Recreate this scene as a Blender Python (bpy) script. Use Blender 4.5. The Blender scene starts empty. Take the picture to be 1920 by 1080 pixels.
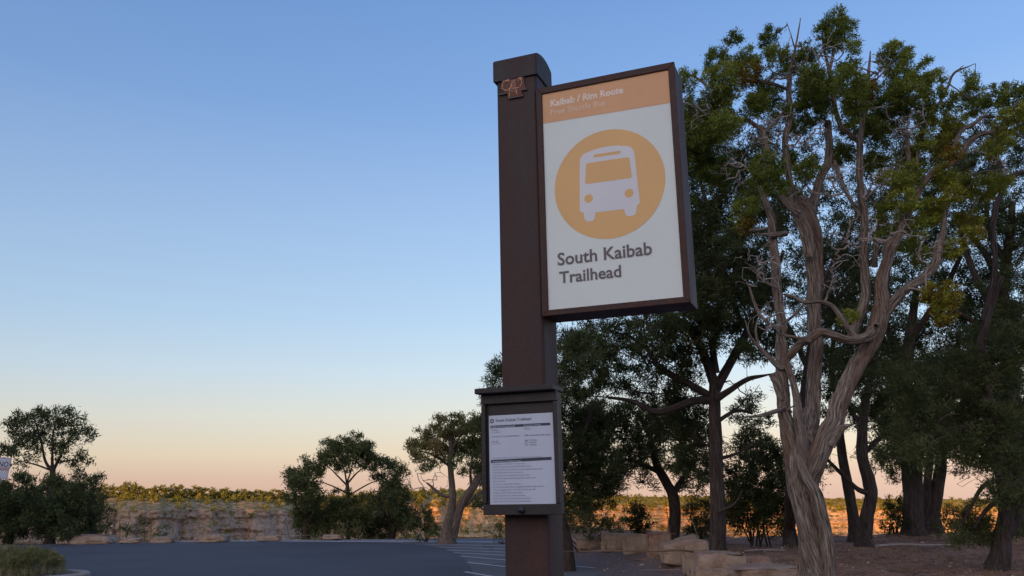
import bpy, math, random
import numpy as np
from mathutils import Vector, Matrix

S = bpy.context.scene
COL = S.collection

# ---------------------------------------------------------------- camera
CAM_H = 1.7
FPX = 1600.0                      # focal length in pixels of the 1920 px wide photograph
PITCH = math.atan(375.0 / FPX)
ROLL = math.radians(0.8)
fw = np.array([0, math.cos(PITCH), math.sin(PITCH)])
u0 = np.array([0, -math.sin(PITCH), math.cos(PITCH)])
r0 = np.array([1.0, 0, 0])
c_right = math.cos(ROLL) * r0 - math.sin(ROLL) * u0
c_up = math.sin(ROLL) * r0 + math.cos(ROLL) * u0
cam_data = bpy.data.cameras.new("camera")
cam = bpy.data.objects.new("camera", cam_data)
COL.objects.link(cam)
cam_data.sensor_width = 36.0
cam_data.lens = FPX / 1920.0 * 36.0
cam_data.clip_start = 0.05
cam_data.clip_end = 9000.0
mw = Matrix(((c_right[0], c_up[0], -fw[0], 0), (c_right[1], c_up[1], -fw[1], 0),
             (c_right[2], c_up[2], -fw[2], CAM_H), (0, 0, 0, 1)))
cam.matrix_world = mw
S.camera = cam
CAM = np.array([0, 0, CAM_H])

# ---------------------------------------------------------------- sky, sun, exposure
SUN_EL = math.radians(5.0)
SUN_AZ = math.radians(25.0)       # sun stands behind the viewer, a little to the left
sun_dir = np.array([-math.sin(SUN_AZ) * math.cos(SUN_EL), -math.cos(SUN_AZ) * math.cos(SUN_EL), math.sin(SUN_EL)])


def lin(c):
    return tuple(((x / 255.0) / 12.92 if x / 255.0 < 0.04045 else ((x / 255.0 + 0.055) / 1.055) ** 2.4) for x in c)


world = bpy.data.worlds.new("World")
S.world = world
world.use_nodes = True
nt = world.node_tree
nt.nodes.clear()
N = nt.nodes.new
wout = N("ShaderNodeOutputWorld")
bgA = N("ShaderNodeBackground")
bgB = N("ShaderNodeBackground")
add = N("ShaderNodeAddShader")
sky = N("ShaderNodeTexSky")
sky.sky_type = 'NISHITA'
sky.sun_disc = False
sky.sun_elevation = SUN_EL
sky.sun_rotation = math.pi + SUN_AZ
sky.altitude = 2100
sky.dust_density = 1.5
nt.links.new(sky.outputs[0], bgA.inputs[0])
bgA.inputs[1].default_value = 0.02
tc = N("ShaderNodeTexCoord")
nrm = N("ShaderNodeVectorMath"); nrm.operation = 'NORMALIZE'
nt.links.new(tc.outputs['Generated'], nrm.inputs[0])
sep = N("ShaderNodeSeparateXYZ")
nt.links.new(nrm.outputs[0], sep.inputs[0])
asn = N("ShaderNodeMath"); asn.operation = 'ARCSINE'
nt.links.new(sep.outputs[2], asn.inputs[0])
mr = N("ShaderNodeMapRange")
mr.inputs[1].default_value = math.radians(-4)
mr.inputs[2].default_value = math.radians(90)
nt.links.new(asn.outputs[0], mr.inputs[0])
ramp = N("ShaderNodeValToRGB")
nt.links.new(mr.outputs[0], ramp.inputs[0])
SKY = [(-4, (150, 128, 125)), (-1.5, (203, 168, 156)), (0, (212, 178, 164)), (0.8, (216, 183, 168)), (2.3, (226, 207, 184)),
       (4.7, (221, 219, 210)), (7.5, (202, 219, 232)), (11, (181, 209, 237)), (14.6, (168, 199, 234)), (18.2, (156, 188, 230)),
       (25, (128, 167, 221)), (32, (112, 152, 210)), (60, (84, 122, 186)), (90, (70, 104, 168))]
cr = ramp.color_ramp
while len(cr.elements) < len(SKY):
    cr.elements.new(0.5)
for e, (d, c) in zip(cr.elements, SKY):
    e.position = (d + 4) / 94.0
    e.color = lin(c) + (1,)
# brighter, warmer sky round the low sun behind the viewer
dt = N("ShaderNodeVectorMath"); dt.operation = 'DOT_PRODUCT'
dt.inputs[1].default_value = tuple(sun_dir)
nt.links.new(nrm.outputs[0], dt.inputs[0])
cl = N("ShaderNodeMath"); cl.operation = 'MAXIMUM'; cl.inputs[1].default_value = 0.0
nt.links.new(dt.outputs['Value'], cl.inputs[0])
pw = N("ShaderNodeMath"); pw.operation = 'POWER'; pw.inputs[1].default_value = 2.5
nt.links.new(cl.outputs[0], pw.inputs[0])
glow = N("ShaderNodeVectorMath"); glow.operation = 'SCALE'
glow.inputs[0].default_value = (1.75, 1.36, 1.02)
nt.links.new(pw.outputs[0], glow.inputs['Scale'])
va = N("ShaderNodeVectorMath"); va.operation = 'ADD'
# the sky is a little paler towards the east (right) than towards the west
sx = N("ShaderNodeMath"); sx.operation = 'MULTIPLY_ADD'; sx.inputs[1].default_value = 0.26; sx.inputs[2].default_value = 1.0
nt.links.new(sep.outputs[0], sx.inputs[0])
rs = N("ShaderNodeVectorMath"); rs.operation = 'SCALE'
nt.links.new(ramp.outputs[0], rs.inputs[0]); nt.links.new(sx.outputs[0], rs.inputs['Scale'])
nt.links.new(rs.outputs[0], va.inputs[0])
nt.links.new(glow.outputs[0], va.inputs[1])
nt.links.new(va.outputs[0], bgB.inputs[0])
bgB.inputs[1].default_value = 1.0
nt.links.new(bgA.outputs[0], add.inputs[0])
nt.links.new(bgB.outputs[0], add.inputs[1])
nt.links.new(add.outputs[0], wout.inputs[0])

sl = bpy.data.lights.new("sun", 'SUN')
sun = bpy.data.objects.new("sun", sl)
COL.objects.link(sun)
sl.energy = 5.0
sl.angle = math.radians(0.5)
sl.color = (1.0, 0.49, 0.15)
sun.rotation_euler = Vector(tuple(sun_dir)).to_track_quat('Z', 'Y').to_euler()
S.view_settings.view_transform = 'Standard'
S.view_settings.look = 'None'
S.view_settings.gamma = 1
S.view_settings.exposure = 0
S.cycles.max_bounces = 5
S.cycles.diffuse_bounces = 3
S.cycles.transparent_max_bounces = 4

# ---------------------------------------------------------------- helpers
RND = np.random.default_rng(7)
random.seed(7)


def horizon(px):
    return 915.0 - (px - 960.0) * math.tan(ROLL)


def P(px, py, Y):
    """world point seen at photo pixel (px, py) at horizontal distance Y ahead"""
    d = fw * FPX + c_right * (px - 960.0) + c_up * (540.0 - py)
    return CAM + d * (Y / d[1])


def Gp(px, py, z=0.0):
    d = fw * FPX + c_right * (px - 960.0) + c_up * (540.0 - py)
    return CAM + d * ((z - CAM_H) / d[2])


def hashn(i, j, k, seed=0):
    n = (i * 374761393 + j * 668265263 + k * 2147483647 + seed * 974634777) & 0xffffffff
    n = ((n ^ (n >> 13)) * 1274126177) & 0xffffffff
    return ((n ^ (n >> 16)) & 0xffff) / 65535.0


def vnoise(x, y, z=0.0, seed=0):
    x, y, z = np.broadcast_arrays(np.asarray(x, float), np.asarray(y, float), np.asarray(z, float))
    xi, yi, zi = np.floor(x).astype(np.int64), np.floor(y).astype(np.int64), np.floor(z).astype(np.int64)
    xf, yf, zf = x - xi, y - yi, z - zi
    s = lambda t: t * t * (3 - 2 * t)
    u, v, w = s(xf), s(yf), s(zf)
    r = 0
    for a in (0, 1):
        for b in (0, 1):
            for c in (0, 1):
                r = r + hashn(xi + a, yi + b, zi + c, seed) * (u if a else 1 - u) * (v if b else 1 - v) * (w if c else 1 - w)
    return r * 2 - 1


def fbm(x, y, z=0.0, o=4, seed=0):
    r = 0; a = 1.0; t = 0
    for k in range(o):
        r = r + a * vnoise(np.asarray(x) * 2 ** k, np.asarray(y) * 2 ** k, np.asarray(z) * 2 ** k, seed + k); t += a; a *= 0.5
    return r / t


def sstep(a, b, x):
    t = np.clip((x - a) / (b - a), 0, 1)
    return t * t * (3 - 2 * t)


def mesh_np(name, verts, faces, mat, parent=None, smooth=False, attrs=None, link=True):
    """faces: (n,3) or (n,4) int array"""
    verts = np.asarray(verts, dtype=np.float32).reshape(-1, 3)
    faces = np.asarray(faces, dtype=np.int32)
    k = faces.shape[1]
    me = bpy.data.meshes.new(name)
    me.vertices.add(len(verts)); me.vertices.foreach_set("co", verts.ravel())
    me.loops.add(faces.size); me.loops.foreach_set("vertex_index", faces.ravel())
    me.polygons.add(len(faces))
    me.polygons.foreach_set("loop_start", np.arange(0, faces.size, k, dtype=np.int32))
    me.polygons.foreach_set("loop_total", np.full(len(faces), k, dtype=np.int32))
    if smooth:
        me.polygons.foreach_set("use_smooth", np.ones(len(faces), dtype=bool))
    if attrs:
        for an, av in attrs.items():
            av = np.asarray(av, dtype=np.float32)
            if av.ndim == 1:
                a = me.attributes.new(an, 'FLOAT', 'POINT'); a.data.foreach_set("value", av)
            else:
                a = me.attributes.new(an, 'FLOAT_VECTOR', 'POINT'); a.data.foreach_set("vector", av.ravel())
    me.update(calc_edges=True)
    me.validate()
    if mat is not None:
        me.materials.append(mat)
    o = bpy.data.objects.new(name, me)
    if link:
        COL.objects.link(o)
    if parent is not None:
        o.parent = parent
    return o


def mesh_py(name, verts, faces, mat, parent=None, smooth=False):
    me = bpy.data.meshes.new(name)
    me.from_pydata([tuple(map(float, v)) for v in verts], [], faces)
    if smooth:
        for p in me.polygons:
            p.use_smooth = True
    me.materials.append(mat)
    o = bpy.data.objects.new(name, me)
    COL.objects.link(o)
    if parent is not None:
        o.parent = parent
    return o


def tag(o, label=None, cat=None, group=None, kind=None):
    if label: o['label'] = label
    if cat: o['category'] = cat
    if group: o['group'] = group
    if kind: o['kind'] = kind
    return o


def empty(name, loc, label, cat, group=None):
    o = bpy.data.objects.new(name, None)
    o.empty_display_size = 0.3
    COL.objects.link(o)
    o.location = tuple(map(float, loc))
    return tag(o, label, cat, group)


# ---------------------------------------------------------------- materials
def mat_new(name):
    m = bpy.data.materials.new(name)
    m.use_nodes = True
    t = m.node_tree
    b = t.nodes["Principled BSDF"]
    return m, t, b


def nd(t, typ, **kw):
    n = t.nodes.new(typ)
    for k, v in kw.items():
        setattr(n, k, v)
    return n


def ramp_node(t, stops, fac=None):
    r = t.nodes.new("ShaderNodeValToRGB")
    e = r.color_ramp.elements
    while len(e) < len(stops):
        e.new(0.5)
    for el, (p, c) in zip(e, stops):
        el.position = p
        el.color = tuple(c) + (1,)
    if fac is not None:
        t.links.new(fac, r.inputs[0])
    return r


def noise_node(t, vec, scale, detail=4, rough=0.55, dist=0.0):
    n = t.nodes.new("ShaderNodeTexNoise")
    n.inputs['Scale'].default_value = scale
    n.inputs['Detail'].default_value = detail
    n.inputs['Roughness'].default_value = rough
    n.inputs['Distortion'].default_value = dist
    if vec is not None:
        t.links.new(vec, n.inputs['Vector'])
    return n


def bump(t, b, h, strength=0.4, dist=0.01):
    bm_ = t.nodes.new("ShaderNodeBump")
    bm_.inputs['Strength'].default_value = strength
    bm_.inputs['Distance'].default_value = dist
    t.links.new(h, bm_.inputs['Height'])
    t.links.new(bm_.outputs[0], b.inputs['Normal'])


def mixc(t, a, b, fac, mode='MIX'):
    m = t.nodes.new("ShaderNodeMix")
    m.data_type = 'RGBA'; m.blend_type = mode
    for s, v in ((m.inputs[6], a), (m.inputs[7], b)):
        if isinstance(v, tuple):
            s.default_value = v + (1,)
        else:
            t.links.new(v, s)
    if isinstance(fac, float):
        m.inputs[0].default_value = fac
    else:
        t.links.new(fac, m.inputs[0])
    return m.outputs[2]


def m_plain(name, col, rough=0.6, metal=0.0, spec=0.5, noise=0.12, scale=8.0, bumpy=0.0):
    m, t, b = mat_new(name)
    g = nd(t, "ShaderNodeTexCoord")
    n = noise_node(t, g.outputs['Object'], scale, 5, 0.6)
    r = ramp_node(t, [(0.3, tuple(c * (1 - noise) for c in col)), (0.7, tuple(min(1, c * (1 + noise)) for c in col))], n.outputs[0])
    t.links.new(r.outputs[0], b.inputs['Base Color'])
    b.inputs['Roughness'].default_value = rough
    b.inputs['Metallic'].default_value = metal
    b.inputs['Specular IOR Level'].default_value = spec
    if bumpy:
        bump(t, b, n.outputs[0], bumpy, 0.01)
    return m


def m_steel(name, base, rust, amount=0.5, scale=6.0, rough=0.62):
    """weathered brown painted steel: blotches, runs and fine speckle"""
    m, t, b = mat_new(name)
    g = nd(t, "ShaderNodeTexCoord")
    mp = nd(t, "ShaderNodeMapping"); mp.inputs['Scale'].default_value = (1, 1, 0.28)
    t.links.new(g.outputs['Object'], mp.inputs[0])
    n1 = noise_node(t, mp.outputs[0], scale, 6, 0.65, 0.4)
    n2 = noise_node(t, g.outputs['Object'], 70, 4, 0.7)
    r1 = ramp_node(t, [(0.5 - 0.25 * amount, base), (0.75 - 0.1 * amount, rust)], n1.outputs[0])
    r2 = ramp_node(t, [(0.35, (0.62, 0.62, 0.62)), (0.62, (1.08, 1.08, 1.08)), (0.72, (1.7, 1.6, 1.5))], n2.outputs[0])
    c = mixc(t, r1.outputs[0], r2.outputs[0], 0.55, 'MULTIPLY')
    t.links.new(c, b.inputs['Base Color'])
    rr = ramp_node(t, [(0.3, (rough - .12,) * 3), (0.7, (rough + .15,) * 3)], n1.outputs[0])
    t.links.new(rr.outputs[0], b.inputs['Roughness'])
    b.inputs['Specular IOR Level'].default_value = 0.35
    bump(t, b, n2.outputs[0], 0.12, 0.003)
    return m


def m_leaf(name, stops, trans=0.22):
    m = bpy.data.materials.new(name); m.use_nodes = True
    t = m.node_tree; t.nodes.clear()
    out = nd(t, "ShaderNodeOutputMaterial")
    a = nd(t, "ShaderNodeAttribute"); a.attribute_name = "tint"
    r = ramp_node(t, stops, a.outputs['Fac'])
    d = nd(t, "ShaderNodeBsdfDiffuse"); tr = nd(t, "ShaderNodeBsdfTranslucent")
    t.links.new(r.outputs[0], d.inputs[0]); t.links.new(r.outputs[0], tr.inputs[0])
    mx = nd(t, "ShaderNodeMixShader"); mx.inputs[0].default_value = trans
    t.links.new(d.outputs[0], mx.inputs[1]); t.links.new(tr.outputs[0], mx.inputs[2])
    t.links.new(mx.outputs[0], out.inputs[0])
    return m


def m_bark(name, dark, mid, light, scale=1.0, strength=0.9, rust=None):
    m, t, b = mat_new(name)
    a = nd(t, "ShaderNodeAttribute"); a.attribute_name = "bk"
    n1 = noise_node(t, a.outputs['Vector'], 38 * scale, 8, 0.68, 0.35)
    n2 = noise_node(t, a.outputs['Vector'], 7 * scale, 5, 0.6, 0.3)
    n3 = noise_node(t, a.outputs['Vector'], 2.2 * scale, 3, 0.6)
    r1 = ramp_node(t, [(0.36, dark), (0.48, mid), (0.64, light)], n1.outputs[0])
    r2 = ramp_node(t, [(0.3, (0.55, 0.55, 0.56)), (0.6, (1.0, 1.0, 1.0)), (0.75, (1.2, 1.2, 1.2))], n2.outputs[0])
    c = mixc(t, r1.outputs[0], r2.outputs[0], 0.8, 'MULTIPLY')
    if rust:
        r3 = ramp_node(t, [(0.54, (0, 0, 0)), (0.66, (1, 1, 1))], n3.outputs[0])
        c2 = mixc(t, c, rust, 0.5)
        c = mixc(t, c, c2, r3.outputs[0])
    t.links.new(c, b.inputs['Base Color'])
    b.inputs['Roughness'].default_value = 0.9
    b.inputs['Specular IOR Level'].default_value = 0.2
    ad = nd(t, "ShaderNodeMath"); ad.operation = 'MULTIPLY_ADD'
    t.links.new(n2.outputs[0], ad.inputs[0]); ad.inputs[1].default_value = 1.6
    t.links.new(n1.outputs[0], ad.inputs[2])
    bump(t, b, ad.outputs[0], strength, 0.02)
    return m


def m_twig(name, c1, c2):
    return m_plain(name, tuple((a + b_) / 2 for a, b_ in zip(c1, c2)), 0.9, spec=0.2, noise=0.35, scale=30)


M = {}
M['post'] = m_steel("post_steel", (0.025, 0.0155, 0.018), (0.070, 0.031, 0.026), 0.8)
M['cap'] = m_steel("cap_steel", (0.034, 0.026, 0.029), (0.066, 0.036, 0.033), 0.3, 9)
M['frame'] = m_steel("frame_steel", (0.038, 0.017, 0.016), (0.080, 0.034, 0.026), 0.6, 9)
M['case'] = m_steel("case_enamel", (0.027, 0.022, 0.024), (0.036, 0.028, 0.029), 0.2, 6, 0.5)
M['emblem'] = m_steel("emblem_rust", (0.085, 0.036, 0.030), (0.15, 0.06, 0.035), 0.9, 22)
M['emblem_mark'] = m_plain("emblem_mark", (0.66, 0.38, 0.25), 0.85, noise=0.45, scale=260)
M['white'] = m_plain("sign_white", (0.66, 0.71, 0.69), 0.45, noise=0.035, scale=5)
M['orange'] = m_plain("sign_orange", (0.71, 0.42, 0.165), 0.5, noise=0.06, scale=4)
M['orange_band'] = m_plain("sign_band", (0.66, 0.35, 0.175), 0.5, noise=0.06, scale=4)
M['bus_white'] = m_plain("sign_bus_white", (0.66, 0.66, 0.69), 0.5, noise=0.03)
M['band_text'] = m_plain("band_text", (0.80, 0.68, 0.58), 0.6, noise=0.12, scale=60)
M['band_text_faint'] = m_plain("band_text_faint", (0.74, 0.52, 0.38), 0.6, noise=0.12, scale=60)
M['grey_text'] = m_plain("grey_text", (0.135, 0.115, 0.125), 0.6, noise=0.1, scale=30)
M['paper'] = m_plain("paper", (0.50, 0.54, 0.66), 0.5, noise=0.03)
M['ink'] = m_plain("ink", (0.035, 0.04, 0.07), 0.6)
M['ink_soft'] = m_plain("ink_soft", (0.19, 0.21, 0.29), 0.6)
M['black'] = m_plain("dark_rubber", (0.02, 0.02, 0.024), 0.35, spec=0.6)
M['red_paint'] = m_plain("red_paint", (0.30, 0.05, 0.06), 0.5)
M['galv'] = m_plain("galvanised", (0.25, 0.25, 0.27), 0.5, metal=0.5)

GREEN = [(0.0, (0.016, 0.026, 0.010)), (0.3, (0.034, 0.054, 0.018)), (0.55, (0.066, 0.090, 0.028)),
         (0.75, (0.094, 0.122, 0.030)), (0.9, (0.056, 0.038, 0.014)), (1.0, (0.05, 0.026, 0.012))]
M['leaf'] = m_leaf("juniper_leaf", [(p, (c[0] * 3.3, c[1] * 2.75, c[2] * 1.9)) for p, c in GREEN])
M['leaf_pine'] = m_leaf("pinyon_leaf", [(0.0, (0.036, 0.046, 0.022)), (0.4, (0.080, 0.096, 0.042)), (0.8, (0.145, 0.155, 0.058)), (1.0, (0.21, 0.15, 0.06))])
M['leaf_shrub'] = m_leaf("shrub_leaf", [(0.0, (0.06, 0.08, 0.035)), (0.5, (0.15, 0.16, 0.06)), (0.8, (0.24, 0.22, 0.10)), (1.0, (0.33, 0.28, 0.16))])
M['leaf_sun_tint'] = m_leaf("sun_tinted_leaf", [(0.0, (0.09, 0.10, 0.025)), (0.5, (0.24, 0.22, 0.045)), (1.0, (0.36, 0.28, 0.07))])  # leaf colours brightened to gold, the low sunlight put into them
M['bark_grey'] = m_bark("juniper_bark", (0.036, 0.025, 0.019), (0.215, 0.165, 0.130), (0.44, 0.365, 0.31), 1.0, 1.3, rust=(0.17, 0.085, 0.050))
M['bark_pine'] = m_bark("pinyon_bark", (0.020, 0.014, 0.012), (0.060, 0.042, 0.036), (0.110, 0.085, 0.074), 0.8, 0.9)
M['bark_tan'] = m_bark("tan_bark", (0.040, 0.030, 0.024), (0.135, 0.10, 0.080), (0.24, 0.19, 0.155), 0.8, 0.8)
M['twig_grey'] = m_twig("dead_twig", (0.22, 0.185, 0.165), (0.34, 0.29, 0.26))
M['twig_dark'] = m_twig("dark_twig", (0.028, 0.021, 0.018), (0.055, 0.044, 0.038))
M['litter'] = m_leaf('needle_litter', [(0.5, (.10, .06, .035)), (.8, (.22, .14, .085)), (1.0, (.34, .24, .15))], 0.05)
M['twig_tan'] = m_twig("tan_twig", (0.10, 0.07, 0.055), (0.16, 0.12, 0.10))
#MARK_SIGN
import bmesh


def bm_box(bm, x0, x1, y0, y1, z0, z1, bev=0.0, seg=2, only_vertical=False):
    r = bmesh.ops.create_cube(bm, size=1.0)
    vs = r['verts']
    for v in vs:
        v.co = Vector(((x0 + x1) / 2 + v.co.x * (x1 - x0), (y0 + y1) / 2 + v.co.y * (y1 - y0), (z0 + z1) / 2 + v.co.z * (z1 - z0)))
    if bev > 0:
        es = list({e for v in vs for e in v.link_edges})
        if only_vertical:
            es = [e for e in es if abs(e.verts[0].co.z - e.verts[1].co.z) > 1e-4]
        bmesh.ops.bevel(bm, geom=es, offset=bev, segments=seg, affect='EDGES', profile=0.5)
    return vs


def bm_prism(bm, pts, axis, a, b):
    """extrude polygon pts along axis ('x' or 'y') from a to b"""
    def mk(p, c):
        return (c, p[0], p[1]) if axis == 'x' else (p[0], c, p[1])
    A = [bm.verts.new(mk(p, a)) for p in pts]
    B = [bm.verts.new(mk(p, b)) for p in pts]
    n = len(pts)
    fs = [bm.faces.new(A), bm.faces.new(B[::-1])]
    for i in range(n):
        fs.append(bm.faces.new((A[i], B[i], B[(i + 1) % n], A[(i + 1) % n])))
    bmesh.ops.recalc_face_normals(bm, faces=fs)
    return fs


def bm_obj(name, bm, mat, parent=None, smooth=False):
    me = bpy.data.meshes.new(name)
    bm.to_mesh(me); bm.free()
    if smooth:
        for p in me.polygons: p.use_smooth = True
    me.materials.append(mat)
    o = bpy.data.objects.new(name, me)
    COL.objects.link(o)
    if parent is not None: o.parent = parent
    return o


def text_obj(name, body, x, z, width, y, mat, parent, height=None, bold=0.0, extrude=0.0, align='LEFT'):
    """lettering standing in the local XZ plane, left end of the baseline at (x, z), scaled to the given width"""
    cu = bpy.data.curves.new(name, 'FONT')
    cu.body = body; cu.size = 1.0; cu.offset = bold; cu.extrude = 0.0; cu.resolution_u = 3
    cu.space_line = 1.0
    tmp = bpy.data.objects.new(name, cu)
    COL.objects.link(tmp)
    dg = bpy.context.evaluated_depsgraph_get()
    me = bpy.data.meshes.new_from_object(tmp.evaluated_get(dg))
    bpy.data.objects.remove(tmp, do_unlink=True)
    co = np.zeros(len(me.vertices) * 3, dtype=np.float32)
    me.vertices.foreach_get("co", co); co = co.reshape(-1, 3)
    mn, mx = co[:, 0].min(), co[:, 0].max()
    s = width / (mx - mn)
    sz = s if height is None else height
    out = np.stack([x + (co[:, 0] - mn) * s, np.full(len(co), y), z + co[:, 1] * sz], 1)
    me.vertices.foreach_set("co", out.astype(np.float32).ravel())
    me.update()
    me.materials.clear(); me.materials.append(mat)
    o = bpy.data.objects.new(name, me)
    COL.objects.link(o); o.parent = parent
    return o


# ================================================================ THE BUS STOP SIGN
sign = empty("bus_stop_sign", (-0.030, 2.794, 0.0),
             "tall brown steel post carrying an orange and white bus route sign and a framed timetable", "bus stop sign")
sign.matrix_world = Matrix.Translation((-0.0274, 2.777, 0.0)) @ Matrix.Rotation(math.radians(-0.345), 4, 'Y') @ Matrix.Rotation(math.radians(-21.654), 4, 'Z')

bm = bmesh.new(); bm_box(bm, 0, 0.150, 0, 0.146, 0, 3.13, 0.013, 4, True)
post = bm_obj("post", bm, M['post'], sign, True)
for p in post.data.polygons:
    p.use_smooth = True
post.data.set_sharp_from_angle(angle=math.radians(35))

# domed cap
bm = bmesh.new()
prof = [(-0.008, 3.098), (-0.008, 3.172)]
for k in range(0, 13):
    a = k / 12.0
    prof.append((-0.006 + a * 0.160, 3.178 + 0.020 * math.sin(math.pi * a) ** 0.8))
prof += [(0.156, 3.172), (0.156, 3.098)]
bm_prism(bm, prof, 'x', -0.009, 0.156)
bmesh.ops.bevel(bm, geom=[e for e in bm.edges if abs(e.verts[0].co.x - e.verts[1].co.x) < 1e-5], offset=0.003, segments=2, affect='EDGES')
cap = bm_obj("cap", bm, M['cap'], post)

# stepped rusty emblem plate under the cap
bm = bmesh.new()
bm_prism(bm, [(0.024, 3.100), (0.024, 3.064), (0.034, 3.052), (0.014, 3.052), (0.014, 3.049), (0.040, 3.049), (0.052, 3.028),
              (0.101, 3.028), (0.096, 3.050), (0.116, 3.050), (0.109, 3.066), (0.106, 3.100)], 'y', -0.006, 0.002)
emb = bm_obj("emblem", bm, M['emblem'], post)
bm = bmesh.new()
for (x0, x1, z) in ((0.012, 0.040, 3.0465), (0.085, 0.118, 3.0475), (0.047, 0.103, 3.0255)):
    bm_box(bm, x0, x1, -0.0075, 0.001, z - 0.0016, z + 0.0010)
bm_obj("emblem_edge", bm, M['black'], emb)
# pale corroded tracery: two rings, a middle column and drips, beads of weld
pts = []
rr = random.Random(3)
for k in range(90):
    a = math.pi * (0.15 + 1.75 * k / 89.0) + 0.6
    pts.append((0.043 + 0.0175 * math.cos(a) + rr.gauss(0, .0009), 3.077 + 0.019 * math.sin(a) + rr.gauss(0, .0009), .0017))
for k in range(46):
    a = -math.pi * 0.62 + math.pi * 0.95 * k / 45.0
    pts.append((0.083 + 0.016 * math.cos(a) + rr.gauss(0, .0008), 3.078 + 0.019 * math.sin(a) + rr.gauss(0, .0008), .0015))
for k in range(80):
    pts.append((0.069 + rr.gauss(0, .005), 3.092 - 0.045 * rr.random(), .0014))
for k in range(34):
    pts.append((0.055 - 0.004 * k / 33 + rr.gauss(0, .0009), 3.065 - 0.035 * k / 33, .0016))
    pts.append((0.076 + 0.004 * k / 33 + rr.gauss(0, .0009), 3.064 - 0.026 * k / 33, .0014))
for k in range(24):
    pts.append((0.045 + rr.gauss(0, .006), 3.096 + rr.gauss(0, .0022), .0018))
    pts.append((0.094 + rr.gauss(0, .004), 3.094 + rr.gauss(0, .004), .0017))
bm = bmesh.new()
for (x, z, r_) in pts:
    bmesh.ops.create_icosphere(bm, subdivisions=1, radius=r_ * rr.uniform(.6, 1.25), matrix=Matrix.Translation((x, -0.0063, z)))
bm_obj("emblem_mark", bm, M['emblem_mark'], emb)

# --- route sign box: four mitred bars round a recessed face, shell behind
BX0, BX1, BZ0, BZ1 = 0.152, 0.628, 2.242, 3.040
PX0, PX1, PZ0, PZ1 = 0.171, 0.609, 2.259, 3.019
route = bpy.data.objects.new("route_sign", None); COL.objects.link(route); route.parent = sign
bm = bmesh.new()
bm_box(bm, BX0, BX1, 0.006, 0.132, BZ0, BZ1)
bm_obj("sign_shell", bm, M['frame'], route)


def bar(pts, y0, y1, mat, name, parent, bev=0.0015):
    bm = bmesh.new(); bm_prism(bm, pts, 'y', y0, y1)
    bmesh.ops.bevel(bm, geom=list(bm.edges), offset=bev, segments=1, affect='EDGES')
    return bm_obj(name, bm, mat, parent)


e = 0.0022
for pts in ([(BX0 - e, BZ1 + e), (BX1 + e, BZ1 + e), (PX1, PZ1), (PX0, PZ1)], [(BX0 - e, BZ0 - e), (BX1 + e, BZ0 - e), (PX1, PZ0), (PX0, PZ0)],
            [(BX0 - e, BZ0 - e), (BX0 - e, BZ1 + e), (PX0, PZ1), (PX0, PZ0)], [(BX1 + e, BZ0 - e), (BX1 + e, BZ1 + e), (PX1, PZ1), (PX1, PZ0)]):
    bar(pts, -0.006, 0.0075, M['frame'], "frame_bar", route)
bm = bmesh.new(); bm_box(bm, PX0 - 0.004, PX1 + 0.004, 0.0005, 0.005, PZ0 - 0.004, PZ1 + 0.004)
bm_obj("sign_face", bm, M['white'], route)


def flat(name, pts, y, mat, parent):
    return mesh_py(name, [(p[0], y, p[1]) for p in pts], [list(range(len(pts)))], mat, parent)


flat("header_band", [(PX0, 2.911), (PX1, 2.903), (PX1, PZ1), (PX0, PZ1)], -0.0002, M['orange_band'], route)
flat("route_disc", [(0.391 + 0.186 * math.cos(a), 2.6605 + 0.187 * math.sin(a)) for a in np.linspace(0, 2 * math.pi, 97)[:-1]], -0.0002, M['orange'], route)


def rounded(pts, rads, n=7):
    out = []
    m_ = len(pts)
    for i in range(m_):
        p = np.array(pts[i], float); a = np.array(pts[i - 1], float); b = np.array(pts[(i + 1) % m_], float)
        r_ = rads[i] if isinstance(rads, (list, tuple)) else rads
        if r_ <= 0:
            out.append(tuple(p)); continue
        da = (a - p) / np.linalg.norm(a - p); db = (b - p) / np.linalg.norm(b - p)
        A = p + da * r_; B = p + db * r_
        for k in range(n + 1):
            t_ = k / n
            out.append(tuple((1 - t_) ** 2 * A + 2 * t_ * (1 - t_) * p + t_ ** 2 * B))
    return out


bus = rounded([(0.297, 2.775), (0.392, 2.794), (0.480, 2.775), (0.4905, 2.578), (0.480, 2.572), (0.476, 2.540), (0.442, 2.540), (0.438, 2.566),
               (0.342, 2.568), (0.338, 2.540), (0.306, 2.541), (0.302, 2.573), (0.2895, 2.580)],
              [.028, .05, .028, .004, .002, .014, .014, .002, .002, .014, .014, .002, .004])
flat("bus_symbol", bus, -0.0006, M['bus_white'], route)
flat("bus_symbol", rounded([(0.318, 2.742), (0.464, 2.740), (0.4695, 2.668), (0.3115, 2.670)], .006), -0.0010, M['orange'], route)
flat("bus_symbol", rounded([(0.344, 2.768), (0.436, 2.767), (0.436, 2.757), (0.344, 2.758)], .0045), -0.0010, M['orange'], route)
for cx, cz in ((0.3215, 2.619), (0.457, 2.617)):
    flat("bus_symbol", [(cx + 0.0145 * math.cos(a), cz + 0.0145 * math.sin(a)) for a in np.linspace(0, 2 * math.pi, 33)[:-1]], -0.0010, M['orange'], route)
text_obj("lettering", "South Kaibab", 0.207, 2.4055, 0.3135, -0.0008, M['grey_text'], route, bold=0.020)
text_obj("lettering", "Trailhead", 0.211, 2.3445, 0.207, -0.0008, M['grey_text'], route, bold=0.020)
text_obj("lettering", "Kaibab / Rim Route", 0.200, 2.9685, 0.256, -0.0008, M['band_text'], route, bold=0.034)
text_obj("lettering", "Free Shuttle Bus", 0.200, 2.9365, 0.193, -0.0008, M['band_text_faint'], route, bold=0.016)

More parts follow.
